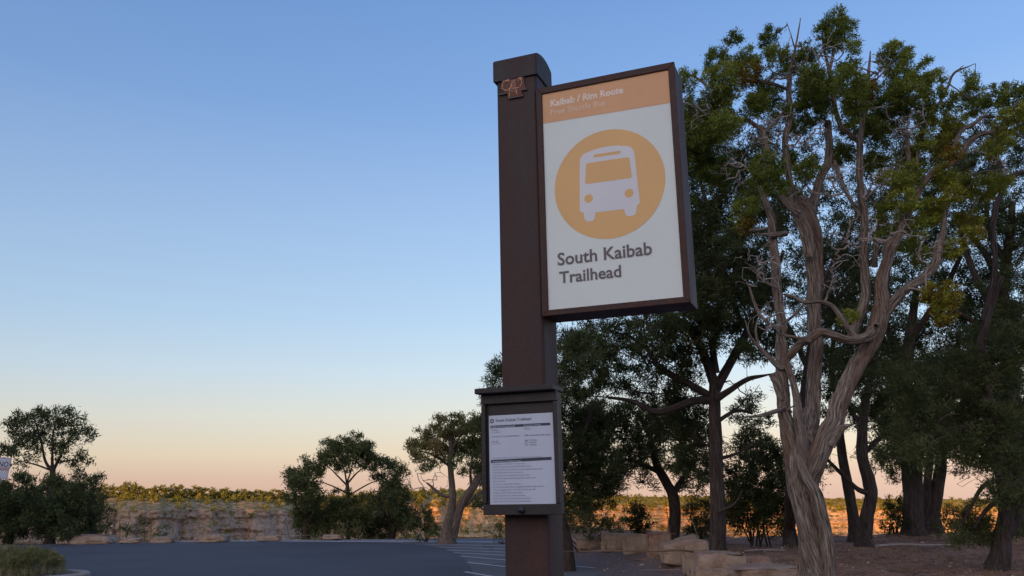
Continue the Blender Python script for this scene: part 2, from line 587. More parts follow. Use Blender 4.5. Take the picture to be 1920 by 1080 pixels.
# --- timetable case
case = bpy.data.objects.new("timetable_case", None); COL.objects.link(case); case.parent = sign
bm = bmesh.new()
CX0, CX1 = -0.0505, 0.2055
bm_box(bm, CX0 + 0.002, CX1 - 0.002, -0.036, -0.001, 1.622, 1.990, 0.001)
bm_obj("case_back", bm, M['case'], case)
bm = bmesh.new(); bm_box(bm, -0.061, 0.203, -0.080, 0.030, 1.993, 2.011, 0.004, 3)
bm_obj("case_lid", bm, M['case'], case)
bm = bmesh.new(); bm_box(bm, CX0, CX1, -0.052, -0.0365, 1.962, 1.9925, 0.0015)
bm_obj("header_rail", bm, M['case'], case)
for x0, x1 in ((CX0, -0.0365), (0.1925, CX1)):
    bm = bmesh.new(); bm_box(bm, x0, x1, -0.050, -0.0365, 1.653, 1.9605, 0.0015)
    bm_obj("side_rail", bm, M['case'], case)
bm = bmesh.new(); bm_box(bm, -0.0425, 0.2135, -0.062, -0.0365, 1.6195, 1.651, 0.0015)
bm_obj("bottom_rail", bm, M['case'], case)
bm = bmesh.new()
bmesh.ops.create_uvsphere(bm, u_segments=20, v_segments=12, radius=0.0105, matrix=Matrix.Translation((0.0865, -0.066, 1.6335)) @ Matrix.Diagonal((1, .85, 1, 1)))
bmesh.ops.create_cone(bm, cap_ends=True, segments=16, radius1=0.0055, radius2=0.0050, depth=0.008, matrix=Matrix.Translation((0.0855, -0.0745, 1.6345)) @ Matrix.Rotation(math.pi / 2, 4, 'X'))
bm_obj("lock_knob", bm, M['black'], case, True)
YS = -0.0395
flat("timetable_sheet", [(-0.0285, 1.926), (0.1875, 1.926), (0.190, 1.6505), (-0.0275, 1.6505)], YS, M['paper'], case)


def ptx(fx, fz):
    """point on the sheet from zoomed-crop pixels of the photograph's timetable"""
    u = (fx - 65) / 700.0
    v = (fz - (58 - 31 * u)) / ((1028 - (58 - 31 * u)))
    return -0.0285 + 0.216 * u * (1 + 0.01 * v) + 0.001 * v, 1.926 - 0.2755 * v


def sheet_text(body, fx, fz, fx2, mat, bold=0.0):
    x, z = ptx(fx, fz); x2, _ = ptx(fx2, fz)
    text_obj("timetable_text", body, x, z, x2 - x, YS - 0.0006, mat, case, bold=bold)


x, z = ptx(100, 117)
ring = [(x + 0.0072 * math.cos(a), z + 0.0072 * math.sin(a)) for a in np.linspace(0, 2 * math.pi, 33)[:-1]]
flat("timetable_logo", ring, YS - 0.0004, M['ink'], case)
flat("timetable_logo", rounded([(x - .0042, z + .0040), (x + .0042, z + .0040), (x + .0042, z - .0034), (x - .0042, z - .0034)], .002), YS - 0.0008, M['paper'], case)
flat("timetable_logo", [(x - .0030, z + .0024), (x + .0030, z + .0024), (x + .0030, z - .0002), (x - .0030, z - .0002)], YS - 0.0011, M['ink'], case)
sheet_text("South Kaibab Trailhead", 145, 126, 532, M['ink'], 0.006)
for (z0, z1) in ((168, 197), (546, 580)):
    a = ptx(82, z0); b = ptx(735, z0 - 28); c = ptx(735, z1 - 28); d = ptx(82, z1)
    flat("timetable_band", [a, b, c, d], YS - 0.0004, M['ink'], case)
sheet_text("Kaibab Route (Orange Route)", 92, 190, 352, M['paper'], 0.008)
sheet_text("30 minutes starting", 450, 176, 632, M['paper'])
for body, fx, fz, fx2, mt in (("First Bus", 95, 226, 165, 'ink'), ("to trailhead", 95, 250, 190, 'ink_soft'), ("5:00 am", 450, 214, 520, 'ink'),
                              ("Time every 15 to 30 minutes from", 95, 298, 396, 'ink'), ("5:00 am-one hour after sunset", 455, 288, 735, 'ink'),
                              ("Last Bus", 97, 354, 168, 'ink'), ("from trailhead", 97, 376, 196, 'ink_soft'), ("Sept:  7:14 pm", 456, 342, 585, 'ink'),
                              ("Oct:  6:44 pm", 456, 366, 578, 'ink'), ("Nov:  6:09 pm", 456, 392, 584, 'ink'),
                              ("Operating schedule subject to change, weather and road conditions", 100, 532, 630, 'ink_soft')):
    sheet_text(body, fx, fz, fx2, M[mt])
sheet_text("Shuttle System & COVID-19 Rules", 100, 573, 413, M['paper'], 0.008)
rules = [("All passengers are REQUIRED to wear face masks", 453), ("Shuttle buses are operating at REDUCED capacity", 525),
         ("The driver will provide directions over the public address system", 645), ("Follow all directions from the bus driver", 432),
         ("Keep a minimum of six feet from the bus driver", 500), ("Follow CDC physical distancing guidance while in line", 562),
         ("No pets allowed", 235), ("No eating or open drink containers", 400), ("No motorized equipment, e.g. segways except mobility devices", 640),
         ("Carry on luggage only; no more than 2 pieces per rider", 558), ("Collapse strollers before entering bus", 418),
         ("Service dogs must be on leash at all times", 443), ("Riders must load and unload their own bicycles", 505),
         ("Service hours vary by season; see bus stops", 495)]
for k, (body, fx2) in enumerate(rules):
    sheet_text(body, 100, 600 + k * 30.9, fx2, M['ink_soft'], 0.004)

# ================================================================ GROUND
YEL, YER = 31.5, 23.5            # far edge of the level ground on the left / right


def bline(y):                     # the row of boulders beside the lot, as X of Y
    return 2.05 + (22.0 - y) * 0.118


def edge_y(x):
    e_ = YEL + (YER - YEL) * sstep(1.0, 6.5, x)
    return e_ + 0.5 * fbm(x * 0.35, 3.3, o=3)


def gz(x, y):
    x = np.asarray(x, float); y = np.asarray(y, float)
    d = x - bline(y)
    m = sstep(-1.1, 0.9, d) * (0.36 + 0.12 * sstep(22, 12, y)) * (1 - 0.0 * x)
    m = m + sstep(0.5, 3, d) * 0.10 * fbm(x * .5, y * .5, o=3, seed=4)
    m = m + 0.12 * sstep(8, 14, x)
    rough = sstep(-0.9, 0.2, d) * 0.035 * fbm(x * 1.7, y * 1.7, o=4, seed=9) + sstep(0.3, 1.5, d) * 0.02 * fbm(x * 5, y * 5, o=3, seed=2)
    near = sstep(40, 30, y) * sstep(-40, -30, x) * 1.0
    z = m * sstep(3, 9, y) + rough
    # behind and beneath the lot edge the rim drops away into the canyon
    e_ = edge_y(x)
    q = np.clip(y - e_, 0, None)
    drop = -0.62 * q + 0.9 * sstep(0, 6, q) * fbm(x * .12, y * .12, o=4, seed=5) * np.minimum(q, 12) * 0.3
    drop = np.maximum(drop, -190 + 12 * fbm(x * .01, y * .01, o=3, seed=8))
    z = np.where(q > 0, z * sstep(4, 0, q) + drop, z)
    # unseen ridge added behind the viewer to keep the low sun off the rim
    ridge = (37.5 + 3.5 * sstep(-150, -235, x)) * np.exp(-((y + 210) / 55.0) ** 2) * (1 + 0.04 * fbm(x * .01, y * .02, o=4, seed=3))
    z = z + np.where(y < -30, ridge, 0)
    return z


def stretch(core, lo, hi, f=1.14):
    a = list(core); s_ = core[1] - core[0]
    x_ = core[-1]; st = s_
    while x_ < hi:
        st *= f; x_ += st; a.append(x_)
    x_ = core[0]; st = s_
    while x_ > lo:
        st *= f; x_ -= st; a.insert(0, x_)
    return np.array(a)


gx = stretch(np.arange(-14, 18, 0.16), -3500, 3500)
gy = stretch(np.arange(8, 34, 0.16), -700, 4200)
XX, YY = np.meshgrid(gx, gy)
ZZ = gz(XX, YY)
nx, ny = len(gx), len(gy)
ii = (np.arange(ny - 1)[:, None] * nx + np.arange(nx - 1)[None, :]).ravel()
quads = np.stack([ii, ii + 1, ii + nx + 1, ii + nx], 1)
dl = XX - bline(YY)
gravel = sstep(0.5, -0.3, dl + 0.35 * fbm(XX * .9, YY * .9, o=3, seed=21))

gm, t, b = mat_new("ground_soil")
g = nd(t, "ShaderNodeTexCoord"); a = nd(t, "ShaderNodeAttribute"); a.attribute_name = "gravel"
n1 = noise_node(t, g.outputs['Object'], 1.1, 6, 0.65)
n2 = noise_node(t, g.outputs['Object'], 22, 5, 0.75)
n3 = noise_node(t, g.outputs['Object'], 60, 3, 0.7)
soil = ramp_node(t, [(0.3, (0.135, 0.064, 0.038)), (0.5, (0.25, 0.130, 0.083)), (0.72, (0.38, 0.215, 0.145))], n1.outputs[0])
litter = ramp_node(t, [(0.38, (0.30, 0.28, 0.26)), (0.5, (1, 1, 1)), (0.64, (1.6, 1.5, 1.45))], n2.outputs[0])
soil2 = mixc(t, soil.outputs[0], litter.outputs[0], 0.9, 'MULTIPLY')
grv = ramp_node(t, [(0.32, (0.060, 0.046, 0.046)), (0.5, (0.145, 0.112, 0.112)), (0.7, (0.30, 0.24, 0.23))], n3.outputs[0])
grv2 = mixc(t, grv.outputs[0], litter.outputs[0], 0.45, 'MULTIPLY')
c = mixc(t, soil2, grv2, a.outputs['Fac'])
t.links.new(c, b.inputs['Base Color']); b.inputs['Roughness'].default_value = 0.95
b.inputs['Specular IOR Level'].default_value = 0.15
bump(t, b, n2.outputs[0], 0.8, 0.03)
ground = mesh_np("ground", np.stack([XX, YY, ZZ], -1).reshape(-1, 3), quads, gm, smooth=True, attrs={'gravel': gravel.ravel()})
tag(ground, kind='structure')

# ---------------------------------------------------------------- asphalt
am, t, b = mat_new("asphalt_worn")
g = nd(t, "ShaderNodeTexCoord")
n1 = noise_node(t, g.outputs['Object'], 0.45, 5, 0.6); n2 = noise_node(t, g.outputs['Object'], 55, 3, 0.7)
r1 = ramp_node(t, [(0.3, (0.092, 0.092, 0.102)), (0.7, (0.145, 0.140, 0.150))], n1.outputs[0])
r2 = ramp_node(t, [(0.3, (0.55, 0.55, 0.55)), (0.6, (1.05, 1.05, 1.05)), (0.75, (1.6, 1.6, 1.55))], n2.outputs[0])
vo = nd(t, "ShaderNodeTexVoronoi"); vo.feature = 'DISTANCE_TO_EDGE'; vo.inputs['Scale'].default_value = .38
dn = noise_node(t, g.outputs['Object'], 1.4, 5, .7); vm = nd(t, "ShaderNodeVectorMath"); vm.operation = 'MULTIPLY_ADD'
t.links.new(dn.outputs['Color'], vm.inputs[0]); vm.inputs[1].default_value = (1.2, 1.2, 0); t.links.new(g.outputs['Object'], vm.inputs[2]); t.links.new(vm.outputs[0], vo.inputs['Vector'])
rc = ramp_node(t, [(0.006, (.35, .35, .36)), (.022, (1, 1, 1))], vo.outputs['Distance'])
t.links.new(mixc(t, mixc(t, r1.outputs[0], r2.outputs[0], 0.7, 'MULTIPLY'), rc.outputs[0], 1.0, 'MULTIPLY'), b.inputs['Base Color'])
b.inputs['Roughness'].default_value = 0.88; b.inputs['Specular IOR Level'].default_value = 0.3
bump(t, b, n2.outputs[0], 0.5, 0.01)
dm, t, b = mat_new("asphalt_sealed")
g = nd(t, "ShaderNodeTexCoord")
n1 = noise_node(t, g.outputs['Object'], 0.3, 5, 0.6); n2 = noise_node(t, g.outputs['Object'], 60, 3, 0.7)
r1 = ramp_node(t, [(0.3, (0.055, 0.059, 0.070)), (0.7, (0.078, 0.080, 0.095))], n1.outputs[0])
r2 = ramp_node(t, [(0.3, (0.7, 0.7, 0.7)), (0.6, (1.02, 1.02, 1.02)), (0.78, (1.4, 1.4, 1.4))], n2.outputs[0])
t.links.new(mixc(t, r1.outputs[0], r2.outputs[0], 0.6, 'MULTIPLY'), b.inputs['Base Color'])
b.inputs['Roughness'].default_value = 0.9; b.inputs['Specular IOR Level'].default_value = 0.25
bump(t, b, n2.outputs[0], 0.35, 0.008)


def sheet(name, pts, z, mat):
    o = mesh_py(name, [(p[0], p[1], z) for p in pts], [list(range(len(pts)))], mat)
    return tag(o, kind='structure')


east = [Gp(1094, 1019), Gp(1100, 1027), Gp(1110, 1034), Gp(1118, 1043), Gp(1122, 1052), Gp(1128, 1064), Gp(1138, 1080)]
rr = random.Random(5)
lot = [(p[0] + rr.uniform(-.05, .05), p[1]) for p in east]
lot += [(1.6, 12), (1.9, 6), (2.2, -12), (-60, -12), (-60, 30.6)]
for k in range(28):
    x = -60 + 62.0 * k / 27
    x = min(x, 1.2)
    lot.append((x, min(edge_y(x), 31.2) - 0.45 + rr.uniform(-.04, .04)))
lot.append((1.45, 27.0))
sheet("parking_lot", lot, 0.022, am)
lane = [Gp(-400, 1024), Gp(0, 1027), Gp(250, 1021.5), Gp(450, 1018.5), Gp(640, 1017.5), Gp(740, 1019.5), Gp(800, 1024), Gp(838, 1031), Gp(862, 1041), Gp(876, 1055), Gp(884, 1068),
        Gp(888, 1085), Gp(880, 1120)]
lane = [(p[0], p[1]) for p in lane] + [(-1.2, 8), (-1.5, -10), (-45, -10), (-45, 22)]
sheet("driving_lane", lane, 0.028, dm)

# painted stall lines, worn
lm, t, b = mat_new("line_paint")
g = nd(t, "ShaderNodeTexCoord"); n1 = noise_node(t, g.outputs['Object'], 26, 4, 0.8)
r1 = ramp_node(t, [(0.36, (0.16, 0.16, 0.18)), (0.5, (0.45, 0.45, 0.48)), (0.7, (0.62, 0.62, 0.65))], n1.outputs[0])
t.links.new(r1.outputs[0], b.inputs['Base Color']); b.inputs['Roughness'].default_value = 0.8
lines = [((800, 1022.5), (1092, 1028.5)), ((824, 1028), (1110, 1036)), ((838, 1033.5), (1120, 1044)), ((851, 1038.5), (1112, 1053)),
         ((864, 1045), (1128, 1069)), ((877, 1057), (1060, 1079)), ((872, 1075), (1010, 1100))]
for k in range(11):
    x0 = 786 - 42 * k
    lines.append(((x0 - 110, 1013.2 + 0.33 * k), (x0 + 250 - 14 * k, 1019.5 - 0.25 * k)))
vs, fs = [], []
for (p, q) in lines:
    A = Gp(*p); B = Gp(*q); d = B - A; L_ = np.linalg.norm(d[:2]); d = d / L_
    n_ = np.array([-d[1], d[0], 0]) * 0.05
    s0 = 0.0
    i = len(vs)
    for w in (A - n_, B - n_, B + n_, A + n_):
        vs.append((w[0], w[1], 0.033))
    fs.append([i, i + 1, i + 2, i + 3])
tag(mesh_py("stall_lines", vs, fs, lm), kind='structure')

# ---------------------------------------------------------------- canyon walls beyond the rim
pxs = np.arange(-160, 2300, 2.0)
KX = [-200, 200, 300, 430, 560, 640, 780, 860, 960, 1100, 1240, 1400, 1640, 1900, 2300]
KD = [275, 255, 250, 262, 275, 285, 305, 325, 350, 380, 405, 430, 460, 480, 500]
KTOP = [934, 932, 933, 934, 935, 932, 922, 920, 924, 930, 931, 933, 932.5, 932, 930]     # photo row of the rim's edge


def az_dir(px):
    d = fw * FPX + c_right * (px - 960.0) + c_up * (540.0 - 925.0)
    h = d[:2] / np.linalg.norm(d[:2])
    return h


rows = 150
cliff_v = np.zeros((rows, len(pxs), 3)); cc = np.zeros((rows, len(pxs)))
tt = np.linspace(0, 1, rows)
for j, px in enumerate(pxs):
    D = np.interp(px, KX, KD)
    h = az_dir(px)
    top_row = np.interp(px, KX, KTOP) + 1.6 * float(fbm(px * .012, .5, o=4, seed=31))
    ztop = CAM_H - (top_row - horizon(px)) / FPX * D * 1.03
    for_ = h * D
    cliff_v[:, j, 0] = for_[0]; cliff_v[:, j, 1] = for_[1]; cliff_v[:, j, 2] = ztop
X0, Y0 = cliff_v[0, :, 0], cliff_v[0, :, 1]
hx = X0 / np.hypot(X0, Y0); hy = Y0 / np.hypot(X0, Y0)
# profile: z falls by dz while the face comes towards the viewer by ox
zs = 0.0; prof = []
segs = [(2.8, 13.0), (5.5, 1.0), (0.7, 2.0), (4.6, 1.2), (0.9, 3.5), (3.2, .8), (2.4, 5.0), (2.6, .7), (0.8, 2.5), (3.0, .8), (3.5, 7.0), (2.5, 1.0), (14, 24), (8, 3), (30, 55), (60, 60)]
kn = [(0, 0)]
for dz_, ox_ in segs:
    kn.append((kn[-1][0] + dz_, kn[-1][1] + ox_))
kn = np.array(kn)
# sample rows densely near the top
depth = 46 * tt ** 1.15 * 1.0 + np.where(tt > 0.9, (tt - 0.9) * 900, 0)
off = np.interp(depth, kn[:, 0], kn[:, 1])
butt0 = 8.0 * fbm(pxs * .012, 0.2, o=3, seed=40)
for i in range(rows):
    strat = 2.6 * fbm(pxs * .008, depth[i] * .55, o=4, seed=44)
    butt = butt0 + 3.4 * fbm(pxs * .045, depth[i] * .07, o=3, seed=41)
    rough = 1.1 * fbm(pxs * .10, depth[i] * .9, o=4, seed=45) + 0.35 * fbm(pxs * .3, depth[i] * .25, o=2, seed=47)
    o_ = off[i] * (1 + 0.25 * fbm(pxs * .02, 4.0, o=3, seed=43)) + butt * min(1, .25 + depth[i] / 10) + (strat + rough) * min(1, depth[i] / 2 + .1)
    cliff_v[i, :, 0] -= hx * o_; cliff_v[i, :, 1] -= hy * o_
    cliff_v[i, :, 2] -= depth[i] + 0.5 * fbm(pxs * .05, depth[i] * .4, o=3, seed=46) * min(1, depth[i] / 3)
top1 = cliff_v[0].copy(); top1[:, 0] += hx * 14; top1[:, 1] += hy * 14; top1[:, 2] += .35 + 0.3 * fbm(pxs * .03, 9, o=3)
top2 = top1.copy(); top2[:, 0] += hx * 90; top2[:, 1] += hy * 90; top2[:, 2] -= 6
top3 = top2.copy(); top3[:, 0] += hx * 260; top3[:, 1] += hy * 260; top3[:, 2] -= 170
allv = np.concatenate([top3[None], top2[None], top1[None], cliff_v], 0)
R_, C_ = allv.shape[:2]
ii = (np.arange(R_ - 1)[:, None] * C_ + np.arange(C_ - 1)[None, :]).ravel()
quads = np.stack([ii, ii + C_, ii + C_ + 1, ii + 1], 1)
cm, t, b = mat_new("canyon_rock")
g = nd(t, "ShaderNodeTexCoord")
mp = nd(t, "ShaderNodeMapping"); mp.inputs['Scale'].default_value = (0.035, 0.035, 1.0)
t.links.new(g.outputs['Object'], mp.inputs[0])
n1 = noise_node(t, mp.outputs[0], 1.0, 6, 0.65, 0.3); n2 = noise_node(t, g.outputs['Object'], 0.7, 7, 0.75)
r1 = ramp_node(t, [(0.3, (0.36, 0.20, 0.11)), (0.42, (0.58, 0.37, 0.20)), (0.5, (0.44, 0.25, 0.13)), (0.6, (0.62, 0.42, 0.23)), (0.75, (0.52, 0.31, 0.165))], n1.outputs[0])
r2 = ramp_node(t, [(0.38, (0.42, 0.40, 0.36)), (0.5, (1, 1, 1)), (0.75, (1.15, 1.12, 1.1))], n2.outputs[0])
c1 = mixc(t, r1.outputs[0], r2.outputs[0], 0.75, 'MULTIPLY')
# scrub on ledges: where the face is not steep
gn = nd(t, "ShaderNodeNewGeometry"); sp = nd(t, "ShaderNodeSeparateXYZ"); t.links.new(gn.outputs['Normal'], sp.inputs[0])
r3 = ramp_node(t, [(0.62, (0, 0, 0)), (0.85, (1, 1, 1))], sp.outputs[2])
n3 = noise_node(t, g.outputs['Object'], 0.6, 4, 0.7); r4 = ramp_node(t, [(0.45, (0, 0, 0)), (0.55, (1, 1, 1))], n3.outputs[0])
mk = mixc(t, r3.outputs[0], r4.outputs[0], 1.0, 'MULTIPLY')
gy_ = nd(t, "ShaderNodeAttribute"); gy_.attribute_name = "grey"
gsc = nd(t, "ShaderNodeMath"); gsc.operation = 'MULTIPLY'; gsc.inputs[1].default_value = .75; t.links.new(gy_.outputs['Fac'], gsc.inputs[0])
c0 = mixc(t, c1, mixc(t, r2.outputs[0], (0.27, 0.215, 0.19), 1.0, 'MULTIPLY'), gsc.outputs[0])  # greyer limestone at left, also darkened to put its shade in the colour
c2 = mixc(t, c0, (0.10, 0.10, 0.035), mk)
va_ = nd(t, "ShaderNodeAttribute"); va_.attribute_name = "veg"
n5 = noise_node(t, g.outputs['Object'], 0.9, 4, 0.7)
vg = ramp_node(t, [(0.35, (0.13, 0.11, 0.028)), (0.52, (0.34, 0.25, 0.07)), (0.72, (0.52, 0.35, 0.14))], n5.outputs[0])  # slope vegetation, with the low sun's gold painted into its colours
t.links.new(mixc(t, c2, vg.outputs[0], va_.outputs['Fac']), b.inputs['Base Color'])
b.inputs['Roughness'].default_value = 0.95; b.inputs['Specular IOR Level'].default_value = 0.1
bump(t, b, n2.outputs[0], 0.5, 0.5)
dcol = np.concatenate([[0, 0, 0], depth])[:, None] + 1.6 * fbm(np.tile(pxs * .06, (R_, 1)), np.arange(R_)[:, None] * .15, o=3, seed=71)
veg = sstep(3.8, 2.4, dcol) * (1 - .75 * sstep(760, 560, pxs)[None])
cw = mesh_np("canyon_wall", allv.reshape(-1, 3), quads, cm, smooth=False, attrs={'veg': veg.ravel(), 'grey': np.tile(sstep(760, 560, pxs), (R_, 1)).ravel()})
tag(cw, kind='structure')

# ---------------------------------------------------------------- boulders
rock_m, t, b = mat_new("limestone")
g = nd(t, "ShaderNodeTexCoord"); oi = nd(t, "ShaderNodeObjectInfo")
n1 = noise_node(t, g.outputs['Object'], 2.6, 6, 0.65); n2 = noise_node(t, g.outputs['Object'], 22, 5, 0.7)
r1 = ramp_node(t, [(0.3, (0.20, 0.120, 0.082)), (0.5, (0.32, 0.225, 0.165)), (0.7, (0.40, 0.31, 0.24))], n1.outputs[0])
r2 = ramp_node(t, [(0.28, (0.45, 0.40, 0.38)), (0.42, (0.95, 0.94, 0.93)), (0.7, (1.15, 1.13, 1.1))], n2.outputs[0])
c = mixc(t, r1.outputs[0], r2.outputs[0], 0.8, 'MULTIPLY')
t.links.new(c, b.inputs['Base Color']); b.inputs['Roughness'].default_value = 0.92; b.inputs['Specular IOR Level'].default_value = 0.2
bump(t, b, n2.outputs[0], 0.55, 0.03)
rock_red = rock_m.copy(); rock_red.name = "red_limestone"
for n_ in rock_red.node_tree.nodes:
    if n_.type == 'VALTORGB' and abs(n_.color_ramp.elements[0].color[0] - 0.20) < .01:
        for el, cc_ in zip(n_.color_ramp.elements, ((0.16, 0.075, 0.05), (0.27, 0.16, 0.12), (0.36, 0.25, 0.195))):
            el.color = cc_ + (1,)


def boulder(loc, size, seed, label, mat=None, group=None, rot=0.0, wedge=0.0, sub=3, cat="boulder", name="boulder", facet=9):
    rg = np.random.default_rng(seed)
    bm = bmesh.new()
    # an angular quarried block: hull of points strewn over a box, arrises knocked off, face broken up
    for sx_ in (-1, 1):
        for sy_ in (-1, 1):
            for sz_ in (-1, 1):
                for q in range(2):
                    v = np.array([sx_, sy_, sz_]) * rg.uniform(.72, 1.0, 3)
                    if sz_ > 0: v[:2] *= rg.uniform(.78, 1.0)
                    bm.verts.new(tuple(v))
    for q in range(facet // 3):
        a_ = rg.normal(size=3); a_ /= np.abs(a_).max(); bm.verts.new(tuple(a_ * rg.uniform(.88, 1.02)))
    r_ = bmesh.ops.convex_hull(bm, input=bm.verts)
    bmesh.ops.delete(bm, geom=[g_ for g_ in r_['geom_interior'] if isinstance(g_, bmesh.types.BMVert)], context='VERTS')
    bmesh.ops.dissolve_limit(bm, angle_limit=.16, verts=bm.verts, edges=bm.edges)
    bmesh.ops.bevel(bm, geom=list(bm.edges), offset=.12, segments=2, affect='EDGES', profile=.5)
    bmesh.ops.triangulate(bm, faces=bm.faces)
    for q in range(sub):
        long_ = [e_ for e_ in bm.edges if e_.calc_length() > (.5, .26, .13, .08)[q]]
        bmesh.ops.subdivide_edges(bm, edges=long_, cuts=1)
        bmesh.ops.triangulate(bm, faces=[f_ for f_ in bm.faces if len(f_.verts) > 3])
    v = np.array([x_.co[:] for x_ in bm.verts])
    nn = v / np.linalg.norm(v, axis=1)[:, None]
    v = v + nn * (0.17 * fbm(v[:, 0] * 1.6 + seed, v[:, 1] * 1.6, v[:, 2] * 1.6, o=2, seed=seed)[:, None])
    v = v + nn * (0.055 * fbm(v[:, 0] * 5 + seed, v[:, 1] * 5, v[:, 2] * 7, o=4, seed=seed + 5)[:, None])
    v[:, 2] *= (1 + wedge * v[:, 0])
    v = v * (np.array(size) / 2)
    c_, s_ = math.cos(rot), math.sin(rot)
    v = np.stack([v[:, 0] * c_ - v[:, 1] * s_, v[:, 0] * s_ + v[:, 1] * c_, v[:, 2]], 1)
    for x_, co in zip(bm.verts, v):
        x_.co = co
    o = bm_obj(name, bm, mat or rock_m, None, True)
    o.data.set_sharp_from_angle(angle=math.radians(28))
    o.location = tuple(map(float, loc))
    return tag(o, label, cat, group)


def at_rock(x0, x1, ytop, ybot, Y, seed, label, mat=None, wedge=0.0, rot=0.0, thick=0.75, group="limestone boulders lining the lot", **kw):
    c0 = P((x0 + x1) / 2, ybot, Y)
    w = (x1 - x0) * Y / FPX; h_ = (ybot - ytop) * Y / FPX * 1.02
    h2 = h_ * 1.25
    return boulder((c0[0], c0[1] + w * thick * .3, c0[2] + h_ - h2 / 2), (w * 1.04, max(w * thick, .45), h2), seed, label, mat, group, rot, wedge, **kw)


at_rock(1078, 1134, 1008, 1027, 22.4, 11, "long flat pale boulder nearest the timetable post, first of the row", wedge=.15)
at_rock(1131, 1192, 1002, 1029, 20.8, 12, "broad cream boulder second in the row, touching a squarer one", wedge=-.08)
at_rock(1172, 1219, 1005, 1036, 19.6, 13, "square pale boulder with a shadowed right side, third in the row")
at_rock(1217, 1262, 1001, 1041, 18.2, 14, "reddish brown boulder at the foot of the leaning pinyon", rock_red)
at_rock(1244, 1322, 1014, 1056, 16.0, 15, "wedge shaped boulder rising to the right, beside the tall pinyon trunk", wedge=.32, thick=.9)
at_rock(1286, 1334, 1018, 1069, 14.6, 16, "upright rounded boulder leaning before the tall pinyon trunk", facet=11, thick=.8)
at_rock(1304, 1412, 1040, 1088, 13.2, 17, "largest buff boulder with a pitted face, front of the row", thick=.8, wedge=-.1)
at_rock(1392, 1452, 1045, 1072, 13.6, 18, "small rough brown boulder behind the largest one", rock_red, facet=12)
at_rock(1388, 1514, 1064, 1100, 11.6, 19, "low flat topped boulder beside the twisted juniper trunk", thick=.8, facet=9)
for i, (x0, x1, yt, yb, lab) in enumerate([(136, 212, 1004.5, 1018.5, "wide tan boulder at the far edge of the lot below the dark junipers"),
                                          (283, 320, 1007, 1016.5, "low pinkish boulder on the far edge of the lot, second from the left"),
                                          (372, 424, 1003.5, 1013.5, "domed pale boulder on the far lot edge below the open rim"),
                                          (478, 524, 1004.5, 1012, "flat stone at the far lot edge just left of the rounded pinyon"),
                                          (224, 262, 1010, 1017, "small grey stone half buried beside the wide tan boulder"),
                                          (600, 640, 1003, 1010, "small rock under the rounded pinyon at the lot edge")]):
    at_rock(x0, x1, yt, yb, 30.6, 60 + i, lab, thick=.7, group="stones along the far lot edge", sub=2)

# ---------------------------------------------------------------- loose stones on the verge and under the trees
vs, fs = [], []
rg = np.random.default_rng(77)
bmt = bmesh.new(); bmesh.ops.create_icosphere(bmt, subdivisions=1, radius=1.0)
iv = np.array([v.co[:] for v in bmt.verts]); ifc = np.array([[v.index for v in f.verts] for f in bmt.faces]); bmt.free()
NS = 1500
sx = rg.uniform(-0.5, 15, NS); sy = rg.uniform(10, 24, NS)
keep = (sx - bline(sy) > -1.05)
sx, sy = sx[keep], sy[keep]
ss = np.exp(rg.normal(-4.55, 0.5, len(sx)))
szz = gz(sx, sy)
k_ = len(sx)
vv = iv[None] * ss[:, None, None] * rg.uniform(.6, 1.4, (k_, 1, 3)) * np.array([1.3, 1.2, .7]) + rg.normal(0, .12, (k_, 12, 3)) * ss[:, None, None]
vv += np.stack([sx, sy, szz + ss * .3], 1)[:, None]
ff = ifc[None] + (np.arange(k_) * 12)[:, None, None]
stone_m = m_plain("loose_stone", (0.34, 0.27, 0.23), 0.9, noise=0.45, scale=6)
tag(mesh_np("loose_stones", vv.reshape(-1, 3), ff.reshape(-1, 3), stone_m), kind='stuff')

# ================================================================ TREES
def catmull(pts, step):
    pts = np.asarray(pts, float)
    if len(pts) < 3:
        n = max(2, int(np.linalg.norm(pts[1, :3] - pts[0, :3]) / step) + 1)
        return pts[0] + (pts[1] - pts[0]) * np.linspace(0, 1, n)[:, None]
    out = []
    for i in range(len(pts) - 1):
        p0 = pts[max(i - 1, 0)]; p1 = pts[i]; p2 = pts[i + 1]; p3 = pts[min(i + 2, len(pts) - 1)]
        n = max(2, int(np.linalg.norm(p2[:3] - p1[:3]) / step) + 1)
        for t_ in np.linspace(0, 1, n, endpoint=False):
            t2, t3 = t_ * t_, t_ ** 3
            out.append(0.5 * ((2 * p1) + (-p0 + p2) * t_ + (2 * p0 - 5 * p1 + 4 * p2 - p3) * t2 + (-p0 + 3 * p1 - 3 * p2 + p3) * t3))
    out.append(pts[-1])
    return np.array(out)


class Geo:
    def __init__(s): s.v, s.f, s.a, s.n = [], [], [], 0

    def add(s, v, f, a):
        s.v.append(v); s.f.append(f + s.n); s.a.append(a); s.n += len(v)


